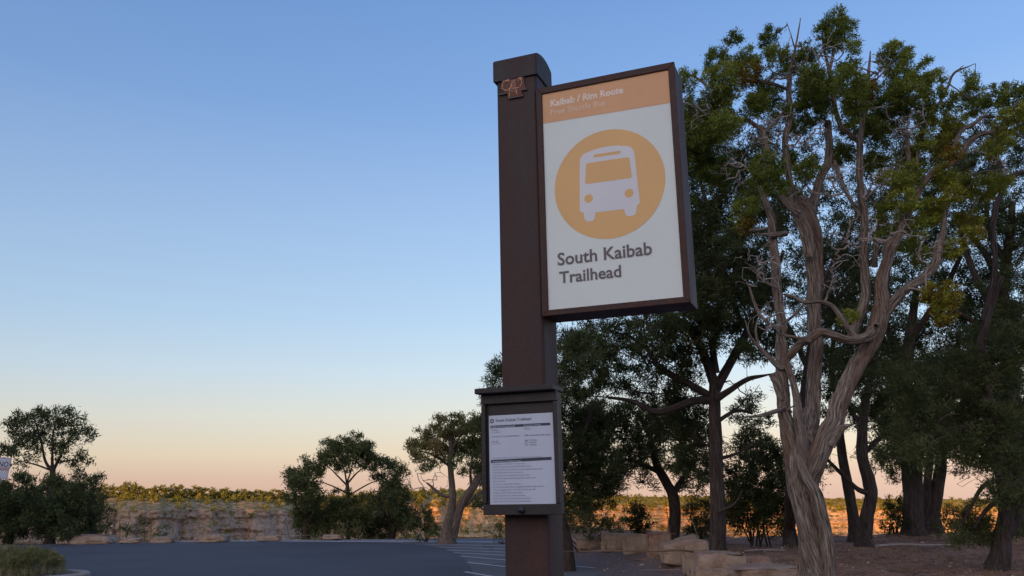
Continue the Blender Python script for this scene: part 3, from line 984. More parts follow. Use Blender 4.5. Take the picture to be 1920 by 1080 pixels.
def ridged_tube(geo, path, sides, ridge=0.12, twist=1.2, seed=0, wob=0.02):
    """tube along path (x,y,z,r) with twisting stringy ridges; adds to geo with bark coordinates"""
    path = np.asarray(path, float)
    pos, r = path[:, :3], np.maximum(path[:, 3], 0.0012)
    n = len(pos)
    tan = np.gradient(pos, axis=0); tan /= np.linalg.norm(tan, axis=1)[:, None] + 1e-9
    u = np.zeros((n, 3)); ref = np.array([0.9, -0.4, 0.05])
    cur = ref - tan[0] * np.dot(ref, tan[0]); cur /= np.linalg.norm(cur)
    for i in range(n):
        cur = cur - tan[i] * np.dot(cur, tan[i]); cur /= np.linalg.norm(cur) + 1e-9
        u[i] = cur
    w = np.cross(tan, u)
    s_ = np.concatenate([[0], np.cumsum(np.linalg.norm(np.diff(pos, axis=0), axis=1))])
    th = np.linspace(0, 2 * np.pi, sides, endpoint=False)
    TH, SS = np.meshgrid(th, s_)
    A = TH + twist * SS + 0.35 * np.sin(SS * 2.1 + seed)
    cx, sx_ = np.cos(A), np.sin(A)
    if ridge > 0:
        rm = float(r.max())
        d1 = fbm(cx * 1.5 + seed, sx_ * 1.5, SS * 1.3, o=3, seed=seed + 1) * 1.2
        d2 = 1 - np.abs(fbm(cx * 4.2 + seed, sx_ * 4.2, SS * 2.0, o=4, seed=seed + 2)) * 3.4
        d2 = d2 + .6 * fbm(cx * 11, sx_ * 11, SS * 7, o=2, seed=seed + 4)
        disp = 1 + ridge * (1.1 * d1 + 0.55 * d2)
    else:
        disp = 1 + 0 * SS
    rad = r[:, None] * disp
    pts = pos[:, None] + u[:, None] * (np.cos(TH) * rad)[..., None] + w[:, None] * (np.sin(TH) * rad)[..., None]
    pts = pts + tan[:, None] * (wob * r[:, None] * np.sin(TH * 3 + seed))[..., None]
    bk = np.stack([cx * r[:, None] * 2.2, sx_ * r[:, None] * 2.2, SS * 0.13 + seed], -1)
    # tip cap
    v = np.concatenate([pts.reshape(-1, 3), pos[-1:] + tan[-1] * r[-1] * .4])
    bk = np.concatenate([bk.reshape(-1, 3), bk[-1, :1]])
    j = np.arange(sides); j2 = (j + 1) % sides
    f = []
    base = (np.arange(n - 1) * sides)[:, None]
    f = np.stack([base + j, base + j2, base + sides + j2, base + sides + j], -1).reshape(-1, 4)
    tipi = n * sides
    lastb = (n - 1) * sides
    cap = np.stack([lastb + j, lastb + j2, np.full(sides, tipi), np.full(sides, tipi)], -1)
    geo.add(v, np.concatenate([f, cap]), bk)


def quads_obj(name, geo, mat, parent, smooth=True, mat2=None, split=None):
    v = np.concatenate(geo.v); f = np.concatenate(geo.f); a = np.concatenate(geo.a)
    tri = f[f[:, 2] == f[:, 3]][:, :3]; q = f[f[:, 2] != f[:, 3]]
    q2 = np.concatenate([q[:, [0, 1, 2]], q[:, [0, 2, 3]]])
    fa = np.concatenate([q2, tri])
    o = mesh_np(name, v, fa, mat, parent, smooth, {'bk': a})
    if mat2 is not None:
        o.data.materials.append(mat2)
        o.data.polygons.foreach_set("material_index", (fa[:, 0] >= split).astype(np.int32))
    return o


def grow(base, tips, rg, step=0.16, rtip=0.003, power=2.3, sag=0.0, maxr=0.05, curl=0.25):
    """base: (n,5) x,y,z,r,dirless traced nodes; joins every tip to the nearest limb with wandering twigs.
    returns edges arrays start, end, r0, r1"""
    nb = len(base)
    cap_ = nb + len(tips) * 40
    pos = np.zeros((cap_, 3)); par = np.full(cap_, -1); n = nb
    pos[:nb] = base[:, :3]
    d0 = np.array([np.min(((base[:, :3] - t_) ** 2).sum(1)) for t_ in tips])
    order = np.argsort(d0 * rg.uniform(.5, 1.5, len(tips)))
    ends = []
    for k in order:
        T = tips[k]
        dv = pos[:n] - T
        dd = (dv ** 2).sum(1) * (1 + 0.5 * (dv[:, 2] > 0.1)) + 0.0
        i = int(np.argmin(dd)); A = pos[i]
        L_ = math.sqrt(((A - T) ** 2).sum())
        m_ = min(38, max(1, int(L_ / step)))
        mid = (A + T) / 2 + rg.normal(0, curl, 3) * L_ * .5 + np.array([0, 0, -sag * L_])
        prev = i
        tt_ = np.linspace(0, 1, m_ + 1)[1:]
        q = ((1 - tt_) ** 2)[:, None] * A + (2 * tt_ * (1 - tt_))[:, None] * mid + (tt_ ** 2)[:, None] * T
        q[:-1] += rg.normal(0, step * .16, (m_ - 1, 3)) if m_ > 1 else 0
        if n + m_ >= cap_: break
        pos[n:n + m_] = q
        par[n] = i; par[n + 1:n + m_] = np.arange(n, n + m_ - 1)
        n += m_
        ends.append(n - 1)
    acc = np.zeros(n)
    has = np.zeros(n, bool)
    has[par[nb:n]] = True
    for i in range(n - 1, nb - 1, -1):
        if not has[i]: acc[i] = rtip ** power
        if par[i] >= 0 and par[i] >= nb:
            acc[par[i]] += acc[i]
    rad = np.minimum(acc ** (1 / power), maxr)
    e = np.arange(nb, n); p_ = par[nb:n]
    # main child keeps the parent's ring
    order = np.argsort(rad[e]); mainc = np.full(n, -1); mainc[p_[order]] = e[order]
    r1 = rad[e]
    pr = np.where(p_ >= nb, rad[np.clip(p_, 0, n)], r1 * 1.25)
    r0 = np.where(mainc[p_] == e, np.minimum(pr, r1 * 1.5), np.minimum(pr, r1 * 1.25))
    # direction at each node
    dr = pos[e] - pos[p_]
    dirn = np.zeros((n, 3)); dirn[e] = dr
    ds = np.where(((mainc[p_] == e) & (p_ >= nb))[:, None], dirn[p_], dr)
    return pos[p_], pos[e], r0, r1, ds, dr


def twig_mesh(geo, res, rg, rmin=0.0, seed=0):
    A, B, r0, r1, ds, de = res
    for lo, hi, sides in ((0.02, 9, 7), (0.008, 0.02, 5), (rmin, 0.008, 3)):
        m_ = (r1 >= lo) & (r1 < hi)
        if not m_.any(): continue
        a, b, ra, rb, d0, d1 = A[m_], B[m_], r0[m_], r1[m_], ds[m_], de[m_]
        k = len(a)

        def ringv(c, d, r):
            d = d / (np.linalg.norm(d, axis=1)[:, None] + 1e-9)
            ref = np.array([0.31, 0.90, 0.30]); u = np.cross(d, ref); u /= np.linalg.norm(u, axis=1)[:, None] + 1e-9
            w = np.cross(d, u)
            th = np.linspace(0, 2 * np.pi, sides, endpoint=False)
            return c[:, None] + r[:, None, None] * (u[:, None] * np.cos(th)[None, :, None] + w[:, None] * np.sin(th)[None, :, None])
        v = np.stack([ringv(a, d0, ra), ringv(b, d1, rb)], 1).reshape(-1, 3)
        j = np.arange(sides); j2 = (j + 1) % sides
        base = (np.arange(k) * 2 * sides)[:, None]
        f = np.stack([base + j, base + j2, base + sides + j2, base + sides + j], -1).reshape(-1, 4)
        geo.add(v, f, v * np.array([1, 1, .25]))


def leaves(cent, outd, tint, n, tr, L, w, rg, spread=0.9, flat_=1.0, kite=False):
    """n blades round every tuft centre"""
    k = len(cent)
    tsz = np.repeat(rg.uniform(.65, 1.4, k), n)
    c = np.repeat(cent, n, 0); o = np.repeat(outd, n, 0); tn = np.repeat(tint, n)
    m_ = k * n
    dirs = rg.normal(size=(m_, 3)); dirs /= np.linalg.norm(dirs, axis=1)[:, None]
    d = dirs * spread + o * (1 - spread * .35) + np.array([0, 0, .25]); d /= np.linalg.norm(d, axis=1)[:, None]
    offs = rg.normal(size=(m_, 3)) * tr * np.array([.62, .62, .50 * flat_])
    b = c + offs + o * tr * .2
    ll = (L * tsz * rg.uniform(.5, 1.45, m_))[:, None]; ww = w * rg.uniform(.6, 1.35, m_)[:, None]
    s_ = np.cross(d, rg.normal(size=(m_, 3))); s_ /= np.linalg.norm(s_, axis=1)[:, None] + 1e-9
    v0 = b - s_ * ww * .5; v1 = b + s_ * ww * .5; v2 = b + d * ll
    if kite:
        v0 = b + d * ll * .45 - s_ * ww * .5; v1 = b + d * ll * .45 + s_ * ww * .5
        v = np.stack([b, v1, v2, v0], 1).reshape(-1, 3)
        f = np.arange(m_ * 4).reshape(-1, 4); tt_ = np.repeat(tn + rg.normal(0, .06, m_), 4)
    else:
        v = np.stack([v0, v1, v2], 1).reshape(-1, 3)
        f = np.arange(m_ * 3).reshape(-1, 3); tt_ = np.repeat(tn + rg.normal(0, .06, m_), 3)
    return v, f, np.clip(tt_, 0, 1)


def lobe_tips(lobes, Y, rg, dens, deep=1.2, jit=0.5, default=.3, shell=.45):
    """lobes: (px, py, rpx[, tint[, dY]]) ; returns tips, outward directions, tints"""
    T, O, C = [], [], []
    for l in lobes:
        px, py, r = l[:3]
        tn = l[3] if len(l) > 3 and l[3] is not None else default
        dy = l[4] if len(l) > 4 else rg.normal(0, jit)
        y = Y + dy
        c = P(px, py, y); Rm = r * y / FPX
        n = max(3, int(dens * Rm * Rm))
        g_ = rg.normal(size=(n, 3)); g_ /= np.linalg.norm(g_, axis=1)[:, None]
        rad = rg.uniform(shell, 1.08, n)[:, None] ** .8
        # uneven outline: lobed radius
        k_ = 1 + 0.22 * fbm(g_[:, 0] * 2 + px, g_[:, 1] * 2, g_[:, 2] * 2 + py, o=2, seed=3)[:, None]
        p = c + g_ * rad * Rm * k_ * np.array([1, deep, .95])
        T.append(p); O.append(g_); C.append(np.clip(tn + .10 * fbm(p[:, 0] * 1.7, p[:, 1] * 1.7, p[:, 2] * 1.7, o=2) * 2 + rg.normal(0, .05, n), 0, 1))
    return np.concatenate(T), np.concatenate(O), np.concatenate(C)


def limb_path(pts, Y, step=0.05):
    q = []
    for p in pts:
        dy = p[3] if len(p) > 3 else 0.0
        y = Y + dy
        w = P(p[0], p[1], y)
        q.append([w[0], w[1], w[2], p[2] * y / FPX])
    return catmull(q, step)


def tree(name, label, cat, Y, limbs, lobes, seed, bark='bark_pine', twig='twig_dark', leaf='leaf_pine', dens=90, tuft=(26, .10, .085, .017),
         deep=1.2, jit=.5, tint=.3, group=None, step=.2, rtip=.0035, sides=14, ridge=.10, connect=.5, extra_twigs=0, shell=.45,
         base=None, spread=.9, maxr=.05, twist=.5, curl=.25, bare=None, flat_=1.0, thin=.78, fat=1.12, more=1.3):
    rg = np.random.default_rng(seed)
    first = limb_path([limbs[0][0]] * 2, Y)[0] if len(limbs[0]) else None
    b0 = first[:3].copy()
    b0[2] = float(gz(b0[0], b0[1]))
    root = empty(name, b0, label, cat, group)
    inv = -b0
    geo = Geo(); nodes = []
    for li, lm_ in enumerate(limbs):
        path = limb_path(lm_, Y, .05 if Y < 14 else .10)
        path[:, 3] *= thin
        if li == 0 and path[0, 2] > b0[2] - .05:      # root the trunk in the ground
            foot = path[0].copy(); foot[2] = b0[2] - .15; foot[3] *= 1.25
            path = np.concatenate([foot[None], path])
        # root flare where a trunk meets soil
        hgt = path[:, 2] - b0[2]
        path[:, 3] *= 1 + .38 * np.exp(-np.clip(hgt, 0, None) / .16) * (1 if li == 0 else 0)
        # small wander
        k = len(path)
        wv = rg.normal(size=3)
        path[:, :3] += np.stack([fbm(np.arange(k) * .13 + wv[a], seed + a, o=2, seed=a) for a in range(3)], 1) * np.minimum(path[:, 3:4] * .5, .03)
        sd = max(5, int(sides * min(1, .35 + path[:, 3].max() / .10)))
        pp = path.copy(); pp[:, :3] += inv
        ridged_tube(geo, pp, sd, ridge, twist, seed + li)
        nodes.append(path[::2])
    nodes = np.concatenate(nodes)
    nodes = nodes[nodes[:, 2] > b0[2] + .5] if len(nodes) > 4 else nodes
    split = geo.n
    if lobes:
        T, O, C = lobe_tips([(l[0], l[1], l[2] * fat) + tuple(l[3:]) for l in lobes], Y, rg, dens * 2.3 * more / fat, deep, jit, tint, shell)
        T[:, 2] = np.maximum(T[:, 2], gz(T[:, 0], T[:, 1]) + .08)
        m_ = rg.random(len(T)) < connect / 2.0 / more
        if m_.sum() < 3: m_[:3] = True
        sel = T[m_]
        if bare:
            BT, _, _ = lobe_tips(bare, Y, rg, extra_twigs or 60, deep, jit, tint, .1)
            sel = np.concatenate([sel, BT])
        res = grow(nodes, sel, rg, step, rtip, maxr=maxr, curl=curl)
        twig_mesh(geo, tuple([res[0] + inv, res[1] + inv]) + res[2:], rg)
        n_, tr, L_, w_ = tuft
        n_ = int(n_ * 1.7); L_ *= 1.0; w_ *= 1.18
        v, f, tt_ = leaves(T + inv, O, C, n_, tr, L_, w_, rg, spread=spread, flat_=flat_)
        mesh_np("crown", v, f, M[leaf], root, attrs={'tint': tt_})
    quads_obj("trunk", geo, M[bark], root, True, M[twig], split)
    return root


# ---------------------------------------------------------------- the twisted juniper beside the sign
HY = 10.8
hero_limbs = [
    # trunk
    [(1550, 1120, 46), (1541, 1070, 37), (1530, 1020, 34.5), (1514, 960, 33), (1502, 915, 34), (1500, 880, 38), (1502, 850, 40), (1508, 815, 33, .05), (1518, 770, 22, .1)],
    # second strand of trunk, grey, winding up the right side
    [(1556, 1110, 20, -.12), (1553, 1040, 18, -.16), (1543, 980, 17, -.2), (1528, 935, 16, -.22), (1515, 905, 15, -.2), (1502, 870, 13, -.15), (1494, 830, 9, -.05)],
    [(1508, 1110, 16, .2), (1507, 1040, 13, .2), (1500, 985, 10, .15)],
    [(1528, 900, 18, -.06), (1526, 860, 20, -.1), (1534, 830, 18, -.1), (1550, 800, 14, -.05)],
    # left stem
    [(1497, 905, 27), (1484, 850, 24), (1477, 800, 21), (1470, 750, 18, .05), (1467, 705, 16, .05), (1463, 660, 14, .1), (1463, 600, 13, .1), (1459, 540, 14, .1), (1453, 485, 13, .1),
     (1448, 430, 12, .1), (1441, 395, 10, .1), (1431, 365, 8, .1), (1421, 340, 6, .1)],
    # second left strand (peeling slab)
    [(1508, 870, 17, -.15), (1498, 800, 14, -.18), (1495, 750, 11, -.2), (1488, 720, 9, -.15), (1478, 690, 9, -.05), (1470, 640, 8, 0)],
    # centre stem
    [(1510, 870, 32, .1), (1515, 820, 28, .15), (1523, 765, 21, .2), (1526, 705, 19, .22), (1526, 640, 18.5, .25), (1527, 580, 20, .25), (1527, 520, 23, .25), (1527, 470, 25, .25),
     (1519, 430, 28, .2), (1506, 398, 29, .2), (1497, 372, 22, .2)],
    [(1520, 480, 17, .05), (1512, 430, 17, .05), (1494, 395, 13, .05), (1478, 372, 8, .05)],
    # off the centre: left stem A
    [(1494, 400, 17, .15), (1487, 370, 11, .15), (1478, 318, 9, .1), (1472, 265, 9.5, .1), (1482, 222, 9, .1), (1478, 178, 8, .1), (1480, 141, 7, .1), (1488, 110, 4.5), (1493, 80, 3), (1501, 34, 1.4)],
    [(1491, 92, 2.6), (1483, 64, 1.7), (1475, 42, .9)],
    # B brown stem at the left
    [(1496, 400, 12, 0), (1471, 375, 10, 0), (1456, 333, 9.5, 0), (1440, 290, 10.5, 0), (1430, 248, 10, 0), (1424, 235, 8, 0)],
    [(1474, 205, 6, .05), (1455, 228, 6.5, 0), (1434, 246, 6, 0)],
    [(1430, 244, 7, 0), (1400, 226, 6), (1368, 219, 5), (1352, 194, 4), (1330, 170, 4), (1316, 153, 4.5), (1290, 140, 3.4), (1278, 135, 2)],
    [(1480, 168, 5, .1), (1455, 158, 5), (1428, 152, 4.5), (1408, 148, 4)],
    # C right broken stem
    [(1518, 425, 20, .3), (1526, 372, 13, .3), (1537, 330, 12, .3), (1553, 296, 12, .3), (1555, 262, 11, .3), (1553, 232, 10, .3), (1552, 226, 8, .3)],
    [(1611, 268, 8, .2), (1592, 250, 7, .2), (1576, 236, 7, .2), (1566, 200, 7.5, .2), (1558, 163, 6, .2), (1555, 130, 5, .2), (1545, 92, 3.4, .2), (1541, 60, 1.6, .2)],
    [(1556, 135, 4, .2), (1563, 100, 5, .2), (1567, 70, 4, .2), (1570, 30, 1.5, .2)],
    # D straight grey stem at the right
    [(1598, 640, 14, .1), (1603, 610, 14, .1), (1617, 575, 13.5, .1), (1621, 520, 12.5, .1), (1618, 465, 11.5, .1), (1621, 402, 11, .1), (1613, 363, 10, .1), (1611, 300, 9, .1), (1612, 268, 9, .1),
     (1617, 230, 7, .1), (1623, 178, 6.5, .1), (1629, 141, 5.5, .1), (1632, 96, 2, .1)],
    [(1612, 405, 6, .1), (1598, 380, 5, .1), (1582, 350, 6, .1), (1571, 320, 6, .1), (1566, 300, 4, .1)],
    [(1629, 165, 4, .1), (1652, 140, 2.6), (1680, 108, 1.4)],
    # right main stem
    [(1512, 985, 16, -.02), (1514, 930, 24, -.06), (1526, 875, 30, -.1), (1546, 828, 29, -.14), (1564, 790, 26, -.1), (1571, 752, 24, -.1), (1590, 715, 22, -.05), (1612, 678, 22), (1634, 640, 24), (1648, 604, 25), (1650, 570, 22), (1652, 530, 18),
     (1662, 495, 16), (1676, 462, 13), (1688, 432, 11), (1702, 402, 10.5), (1714, 372, 12), (1731, 345, 9.5), (1752, 322, 9), (1785, 304, 9.5), (1803, 288, 9), (1815, 268, 8), (1838, 253, 7),
     (1858, 247, 6), (1877, 242, 5), (1904, 250, 3.4), (1922, 262, 2)],
    [(1668, 485, 16, .1), (1664, 470, 15, .1), (1676, 440, 11, .1)],
    # F right lower limb
    [(1655, 590, 18), (1672, 570, 15), (1697, 543, 12), (1732, 520, 11), (1752, 497, 12), (1758, 470, 11), (1768, 430, 8), (1774, 395, 5)],
    [(1696, 545, 9, -.05), (1722, 531, 8, -.08), (1745, 513, 7, -.05)],
    # horizontal limb
    [(1640, 618, 16, -.1), (1618, 634, 14, -.2), (1588, 637, 12, -.25), (1560, 628, 12, -.3), (1540, 622, 11, -.3), (1521, 634, 12, -.25), (1500, 645, 11, -.15), (1486, 658, 12, -.1), (1474, 675, 9, 0)],
    [(1642, 612, 6, -.2), (1655, 607, 3), (1664, 602, 1)],
    [(1605, 630, 8, -.2), (1590, 613, 7, -.22), (1577, 592, 6.5, -.25), (1563, 574, 6.5, -.25), (1540, 565, 5.5, -.25), (1506, 565, 5, -.2), (1488, 556, 4, -.1), (1470, 552, 3, 0)],
    [(1520, 640, 5, -.3), (1500, 634, 4, -.35), (1480, 630, 4, -.3), (1462, 626, 3, -.2)],
    # broken stub right and others
    [(1556, 838, 18, -.2), (1570, 815, 13, -.25), (1582, 803, 9, -.3), (1600, 796, 1.5, -.35)],
    [(1484, 660, 9, .1), (1469, 690, 9), (1455, 682, 8), (1443, 671, 7), (1424, 652, 6), (1410, 636, 3.5), (1402, 620, 2.4), (1397, 600, 1)],
    [(1424, 655, 4), (1420, 636, 3.6), (1417, 618, 2.8), (1420, 600, 1.2)],
    [(1446, 700, 11), (1458, 720, 13), (1468, 750, 12)],
    [(1475, 437, 8, .1), (1455, 440, 8), (1437, 440, 5), (1415, 440, 2)],
    [(1462, 620, 6, 0), (1440, 604, 5), (1425, 590, 5), (1412, 560, 4), (1406, 540, 3), (1398, 525, 1.2)],
    [(1462, 610, 4, -.1), (1490, 590, 4, -.15), (1508, 570, 3.4, -.2)],
    [(1456, 540, 5), (1430, 525, 3.4), (1415, 505, 2.4), (1396, 490, 1.2)],
    [(1484, 1003 - 230, 4, -.3), (1478, 767, 2.6, -.4), (1492, 760, 2, -.45)],
    [(1475, 765, 6, 0), (1450, 772, 6, -.2), (1425, 779, 5, -.3), (1398, 781, 1.5, -.35)],
    # upper right dead limb
    [(1702, 395, 6), (1716, 330, 5), (1727, 250, 6), (1738, 228, 5.5), (1751, 207, 5), (1764, 188, 4.6), (1777, 163, 4), (1785, 142, 3.6), (1796, 132, 3.4), (1812, 126, 2), (1829, 119, .8)],
    [(1788, 139, 2), (1783, 145, 1.4), (1776, 139, .7)], [(1797, 131, 2), (1807, 122, .8)],
    [(1785, 303, 6), (1790, 270, 6), (1804, 244, 6), (1820, 236, 6), (1832, 228, 5), (1843, 219, 4.5), (1862, 219, 3.4), (1878, 221, 2)],
    [(1697, 180 + 60, 5), (1700, 260, 6), (1704, 300, 7), (1706, 350, 7)],
    # rusty-barked stems behind
    [(1700, 400, 9, .5), (1704, 340, 7, .5), (1716, 290, 6, .5), (1735, 262, 3, .5)],
    [(1640, 500, 8, .3), (1646, 430, 6, .3), (1672, 350, 5, .2), (1690, 290, 4, .2), (1700, 250, 2, .2)],
]
yb, ye = .84, .72
hero_lobes = [
    (1290, 152, 20, .5, -.2), (1375, 72, 14, .35), (1344, 115, 26, .4), (1355, 155, 38, .45, -.5), (1396, 120, 30, .5), (1405, 140, 26, yb, .1), (1444, 72, 20, .4), (1455, 104, 24, .38), (1477, 132, 18, .45),
    (1505, 108, 25, .38), (1570, 28, 13, .42), (1559, 60, 30, .38), (1588, 56, 18, .4), (1566, 84, 20, .3), (1603, 88, 14, .5), (1585, 128, 22, .4), (1529, 148, 30, .38), (1511, 167, 30, .38), (1592, 160, 34, .38),
    (1674, 110, 30, .42), (1698, 104, 14, .45), (1670, 86, 10, .45), (1688, 141, 24, .38), (1737, 137, 24, .5), (1742, 163, 26, .48), (1696, 178, 38, .36), (1662, 200, 42, .34, .5), (1603, 190, 38, .36), (1550, 175, 22, yb, .3),
    (1818, 146, 12, .5), (1818, 174, 24, .45), (1825, 202, 20, .45), (1866, 181, 22, .4), (1781, 185, 18, .42), (1907, 174, 24, .4), (1905, 222, 34, ye), (1880, 205, 14, .6), (1785, 230, 25, .7), (1781, 256, 22, .72), (1733, 263, 20, .55),
    (1760, 280, 24, .80), (1790, 290, 14, .85), (1877, 262, 24, .65), (1860, 280, 18, .6), (1307, 259, 42, .34, .4), (1337, 237, 40, .38), (1292, 207, 30, .38), (1300, 300, 36, .3, .8), (1363, 232, 26, .4), (1437, 178, 36, .42), (1418, 200, 28, .4),
    (1522, 207, 34, .36), (1546, 165, 20, .42), (1633, 170, 18, yb), (1545, 190, 16, yb), (1437, 315, 30, .42), (1455, 344, 24, .45), (1418, 356, 26, .40), (1492, 360, 8, yb), (1511, 318, 24, .42), (1577, 289, 24, .38),
    (1696, 304, 26, .5), (1711, 328, 26, .5), (1659, 333, 16, ye), (1696, 378, 24, ye), (1748, 389, 24, ye), (1803, 348, 26, ye), (1848, 352, 30, ye), (1881, 344, 16, .68), (1792, 363, 16, .7), (1693, 411, 18, .62),
    (1743, 408, 20, .68), (1699, 461, 20, .7), (1727, 478, 20, .62), (1818, 417, 22, .72), (1818, 441, 22, .74), (1785, 466, 18, .70), (1750, 547, 20, .76, -.3), (1777, 556, 24, .76, -.3), (1771, 589, 20, .76, -.3), (1762, 570, 20, .72, -.3),
    (1660, 400, 18, .5), (1640, 300, 20, .4, .5), (1600, 240, 24, .36, .4), (1395, 395, 26, .6, .4), (1400, 420, 18, .88, .4), (1350, 200, 30, .42), (1470, 215, 20, .4), (1500, 240, 20, .36), (1740, 210, 28, .42), (1590, 595, 14, .6, .1), (1640, 245, 26, .38, .4),
    (1720, 430, 22, .6), (1770, 330, 22, .66), (1690, 340, 24, .55), (1660, 440, 15, .6, .2), (1340, 320, 34, .34, .7), (1480, 300, 18, .42, .4),
]
hero_bare = [(1390, 300, 60, None, -0.35), (1560, 330, 50, None, -0.60), (1650, 330, 50, None, -0.60), (1430, 500, 60, None, -0.35), (1600, 450, 60, None, -0.35), (1700, 230, 50, None, -0.35), (1480, 110, 40, None, -0.35), (1540, 110, 60, None, -0.35), (1640, 130, 40, None, -0.35), (1440, 600, 45, None, -0.60), (1680, 430, 50, None, -0.60), (1560, 520, 40, None, -0.60),
             (1450, 250, 60, None, -0.35), (1520, 260, 40, None, -0.35), (1740, 460, 40, None, -0.60), (1290, 190, 25, None, -0.60), (1870, 300, 35, None, -0.35), (1310, 210, 40, None, -0.35)]
hero = tree("juniper_tree", "large twisted grey juniper with stringy trunk and bare forked limbs right of the bus sign", "tree",
            HY, hero_limbs, hero_lobes, 101, bark='bark_grey', twig='twig_grey', leaf='leaf', dens=600, tuft=(38, .047, .036, .0125), deep=1.3, jit=.45,
            step=.06, rtip=.0050, sides=56, ridge=.24, connect=.33, bare=hero_bare, extra_twigs=560, twist=.8, curl=.5, maxr=.014, shell=.3, thin=.61, fat=1.0, more=1.0)

# ---------------------------------------------------------------- tall pinyon left of the juniper
tree("pinyon_tree", "tall pinyon with straight dark trunk forking high, just left of the twisted juniper", "tree", 15.4,
     [[(1344, 1034, 20), (1344, 960, 17), (1343, 860, 16), (1343, 780, 14.5), (1341, 715, 13)],
      [(1341, 730, 12), (1322, 672, 11), (1296, 625, 10), (1262, 596, 8), (1225, 585, 5), (1180, 570, 3)],
      [(1341, 730, 11), (1375, 668, 10.5), (1400, 622, 9), (1422, 580, 8), (1450, 530, 6), (1470, 470, 4)],
      [(1342, 700, 9), (1338, 640, 8), (1352, 560, 7), (1345, 480, 6), (1330, 400, 5), (1310, 330, 4)],
      [(1340, 752, 11), (1300, 752, 9), (1262, 765, 8), (1225, 770, 7), (1185, 752, 5), (1140, 745, 3)],
      [(1341, 748, 9, -.2), (1370, 730, 7, -.3), (1400, 712, 6, -.4), (1425, 706, 4, -.4), (1450, 700, 1.2, -.4)],
      [(1335, 745, 10, .1), (1290, 720, 8), (1240, 690, 7), (1210, 650, 5), (1170, 625, 4)],
      [(1345, 860, 5), (1380, 850, 3), (1420, 830, 2)], [(1348, 960, 4, -.3), (1378, 945, 3, -.5), (1392, 920, 2, -.6)],
      [(1345, 790, 5), (1380, 770, 4), (1410, 775, 3)],
      [(1340, 400, 5, .3), (1310, 380, 7, .3), (1285, 365, 6, .3)], [(1400, 620, 6), (1370, 560, 6), (1380, 500, 4)]],
     [(1300, 450, 60, None, .6), (1390, 330, 50, None, .8), (1350, 520, 60, None, 1), (1430, 640, 40, None, 1), (1390, 770, 20, None, 1), (1425, 800, 20, None, 1), (1395, 830, 22, None, .6), (1290, 860, 34, None, 1), (1300, 800, 34, None, 1), (1250, 760, 40, None, 1), (1285, 730, 30, None, 1), (1410, 740, 12, None, .5), (1330, 480, 70), (1300, 560, 50), (1380, 560, 50), (1215, 625, 55), (1130, 640, 50), (1080, 660, 40), (1260, 690, 40), (1160, 700, 50), (1310, 420, 60), (1330, 350, 50), (1400, 460, 50), (1335, 620, 34), (1430, 380, 45),
      (1365, 610, 30), (1300, 650, 30), (1240, 620, 40), (1410, 300, 40), (1300, 290, 40, .35), (1340, 250, 40, .35), (1480, 400, 40), (1100, 720, 34), (1420, 540, 40), (1450, 620, 28), (1395, 660, 22), (1330, 570, 40, .6, -.8), (1300, 610, 30, .6, -.8)],
     102, fat=1.18, more=1.45, dens=95, tuft=(34, .095, .085, .0165), jit=.8, rtip=.0052, step=.14, connect=.62, bare=[(1400, 780, 50), (1395, 730, 50), (1200, 760, 60), (1310, 840, 60), (1410, 850, 50), (1330, 500, 90), (1400, 650, 50)], extra_twigs=80, curl=.35, shell=.25)

tree("pinyon_tree", "small dark pinyon whose curved trunk leans left, behind the row of boulders", "tree", 20.5,
     [[(1262, 1007, 14), (1266, 965, 13), (1262, 930, 12), (1250, 905, 11), (1236, 880, 10), (1226, 850, 8), (1218, 815, 6), (1200, 780, 4)],
      [(1262, 932, 7), (1275, 905, 6), (1290, 880, 4), (1310, 860, 3)], [(1236, 885, 6), (1205, 870, 5), (1170, 860, 3), (1140, 855, 2)], [(1222, 835, 5), (1240, 800, 4), (1270, 770, 3)]],
     [(1200, 850, 38), (1240, 810, 40), (1160, 860, 35), (1280, 860, 26), (1300, 905, 26, .5), (1320, 850, 30), (1190, 790, 45), (1130, 810, 45), (1150, 905, 24), (1100, 850, 50), (1280, 790, 40), (1340, 890, 24), (1215, 905, 14), (1110, 780, 40)],
     103, fat=1.1, more=1.4, dens=62, tuft=(32, .115, .105, .020), jit=.8, step=.2, connect=.7, bare=[(1260, 840, 60), (1310, 900, 40)], extra_twigs=45, shell=.2, rtip=.006)

tree("pinyon_tree", "dark spreading pinyon standing directly behind the post and timetable", "tree", 18.5,
     [[(1062, 1014, 14), (1050, 960, 12), (1040, 900, 11), (1030, 840, 9), (1010, 780, 7), (980, 730, 4)], [(1040, 900, 7), (1075, 850, 6), (1100, 800, 4), (1110, 760, 3)], [(1032, 850, 6), (990, 820, 5), (950, 800, 3), (925, 790, 2)],
      [(1050, 950, 5), (1090, 930, 4), (1110, 905, 3), (1118, 870, 2)]],
     [(930, 695, 18), (925, 745, 22), (922, 800, 24), (915, 850, 22), (905, 880, 12), (960, 700, 34), (985, 750, 45), (970, 820, 45), (1040, 700, 50), (1060, 780, 50), (1080, 850, 45), (1090, 640, 34), (1060, 640, 30), (1110, 790, 40),
      (1020, 850, 40), (1085, 905, 38), (1130, 880, 34), (1070, 940, 34), (1120, 930, 30, .1), (1145, 900, 26, .1)],
     104, rtip=.0055, fat=1.12, more=1.4, dens=72, tuft=(32, .105, .095, .018), jit=.7, step=.18, connect=.6, shell=.2)


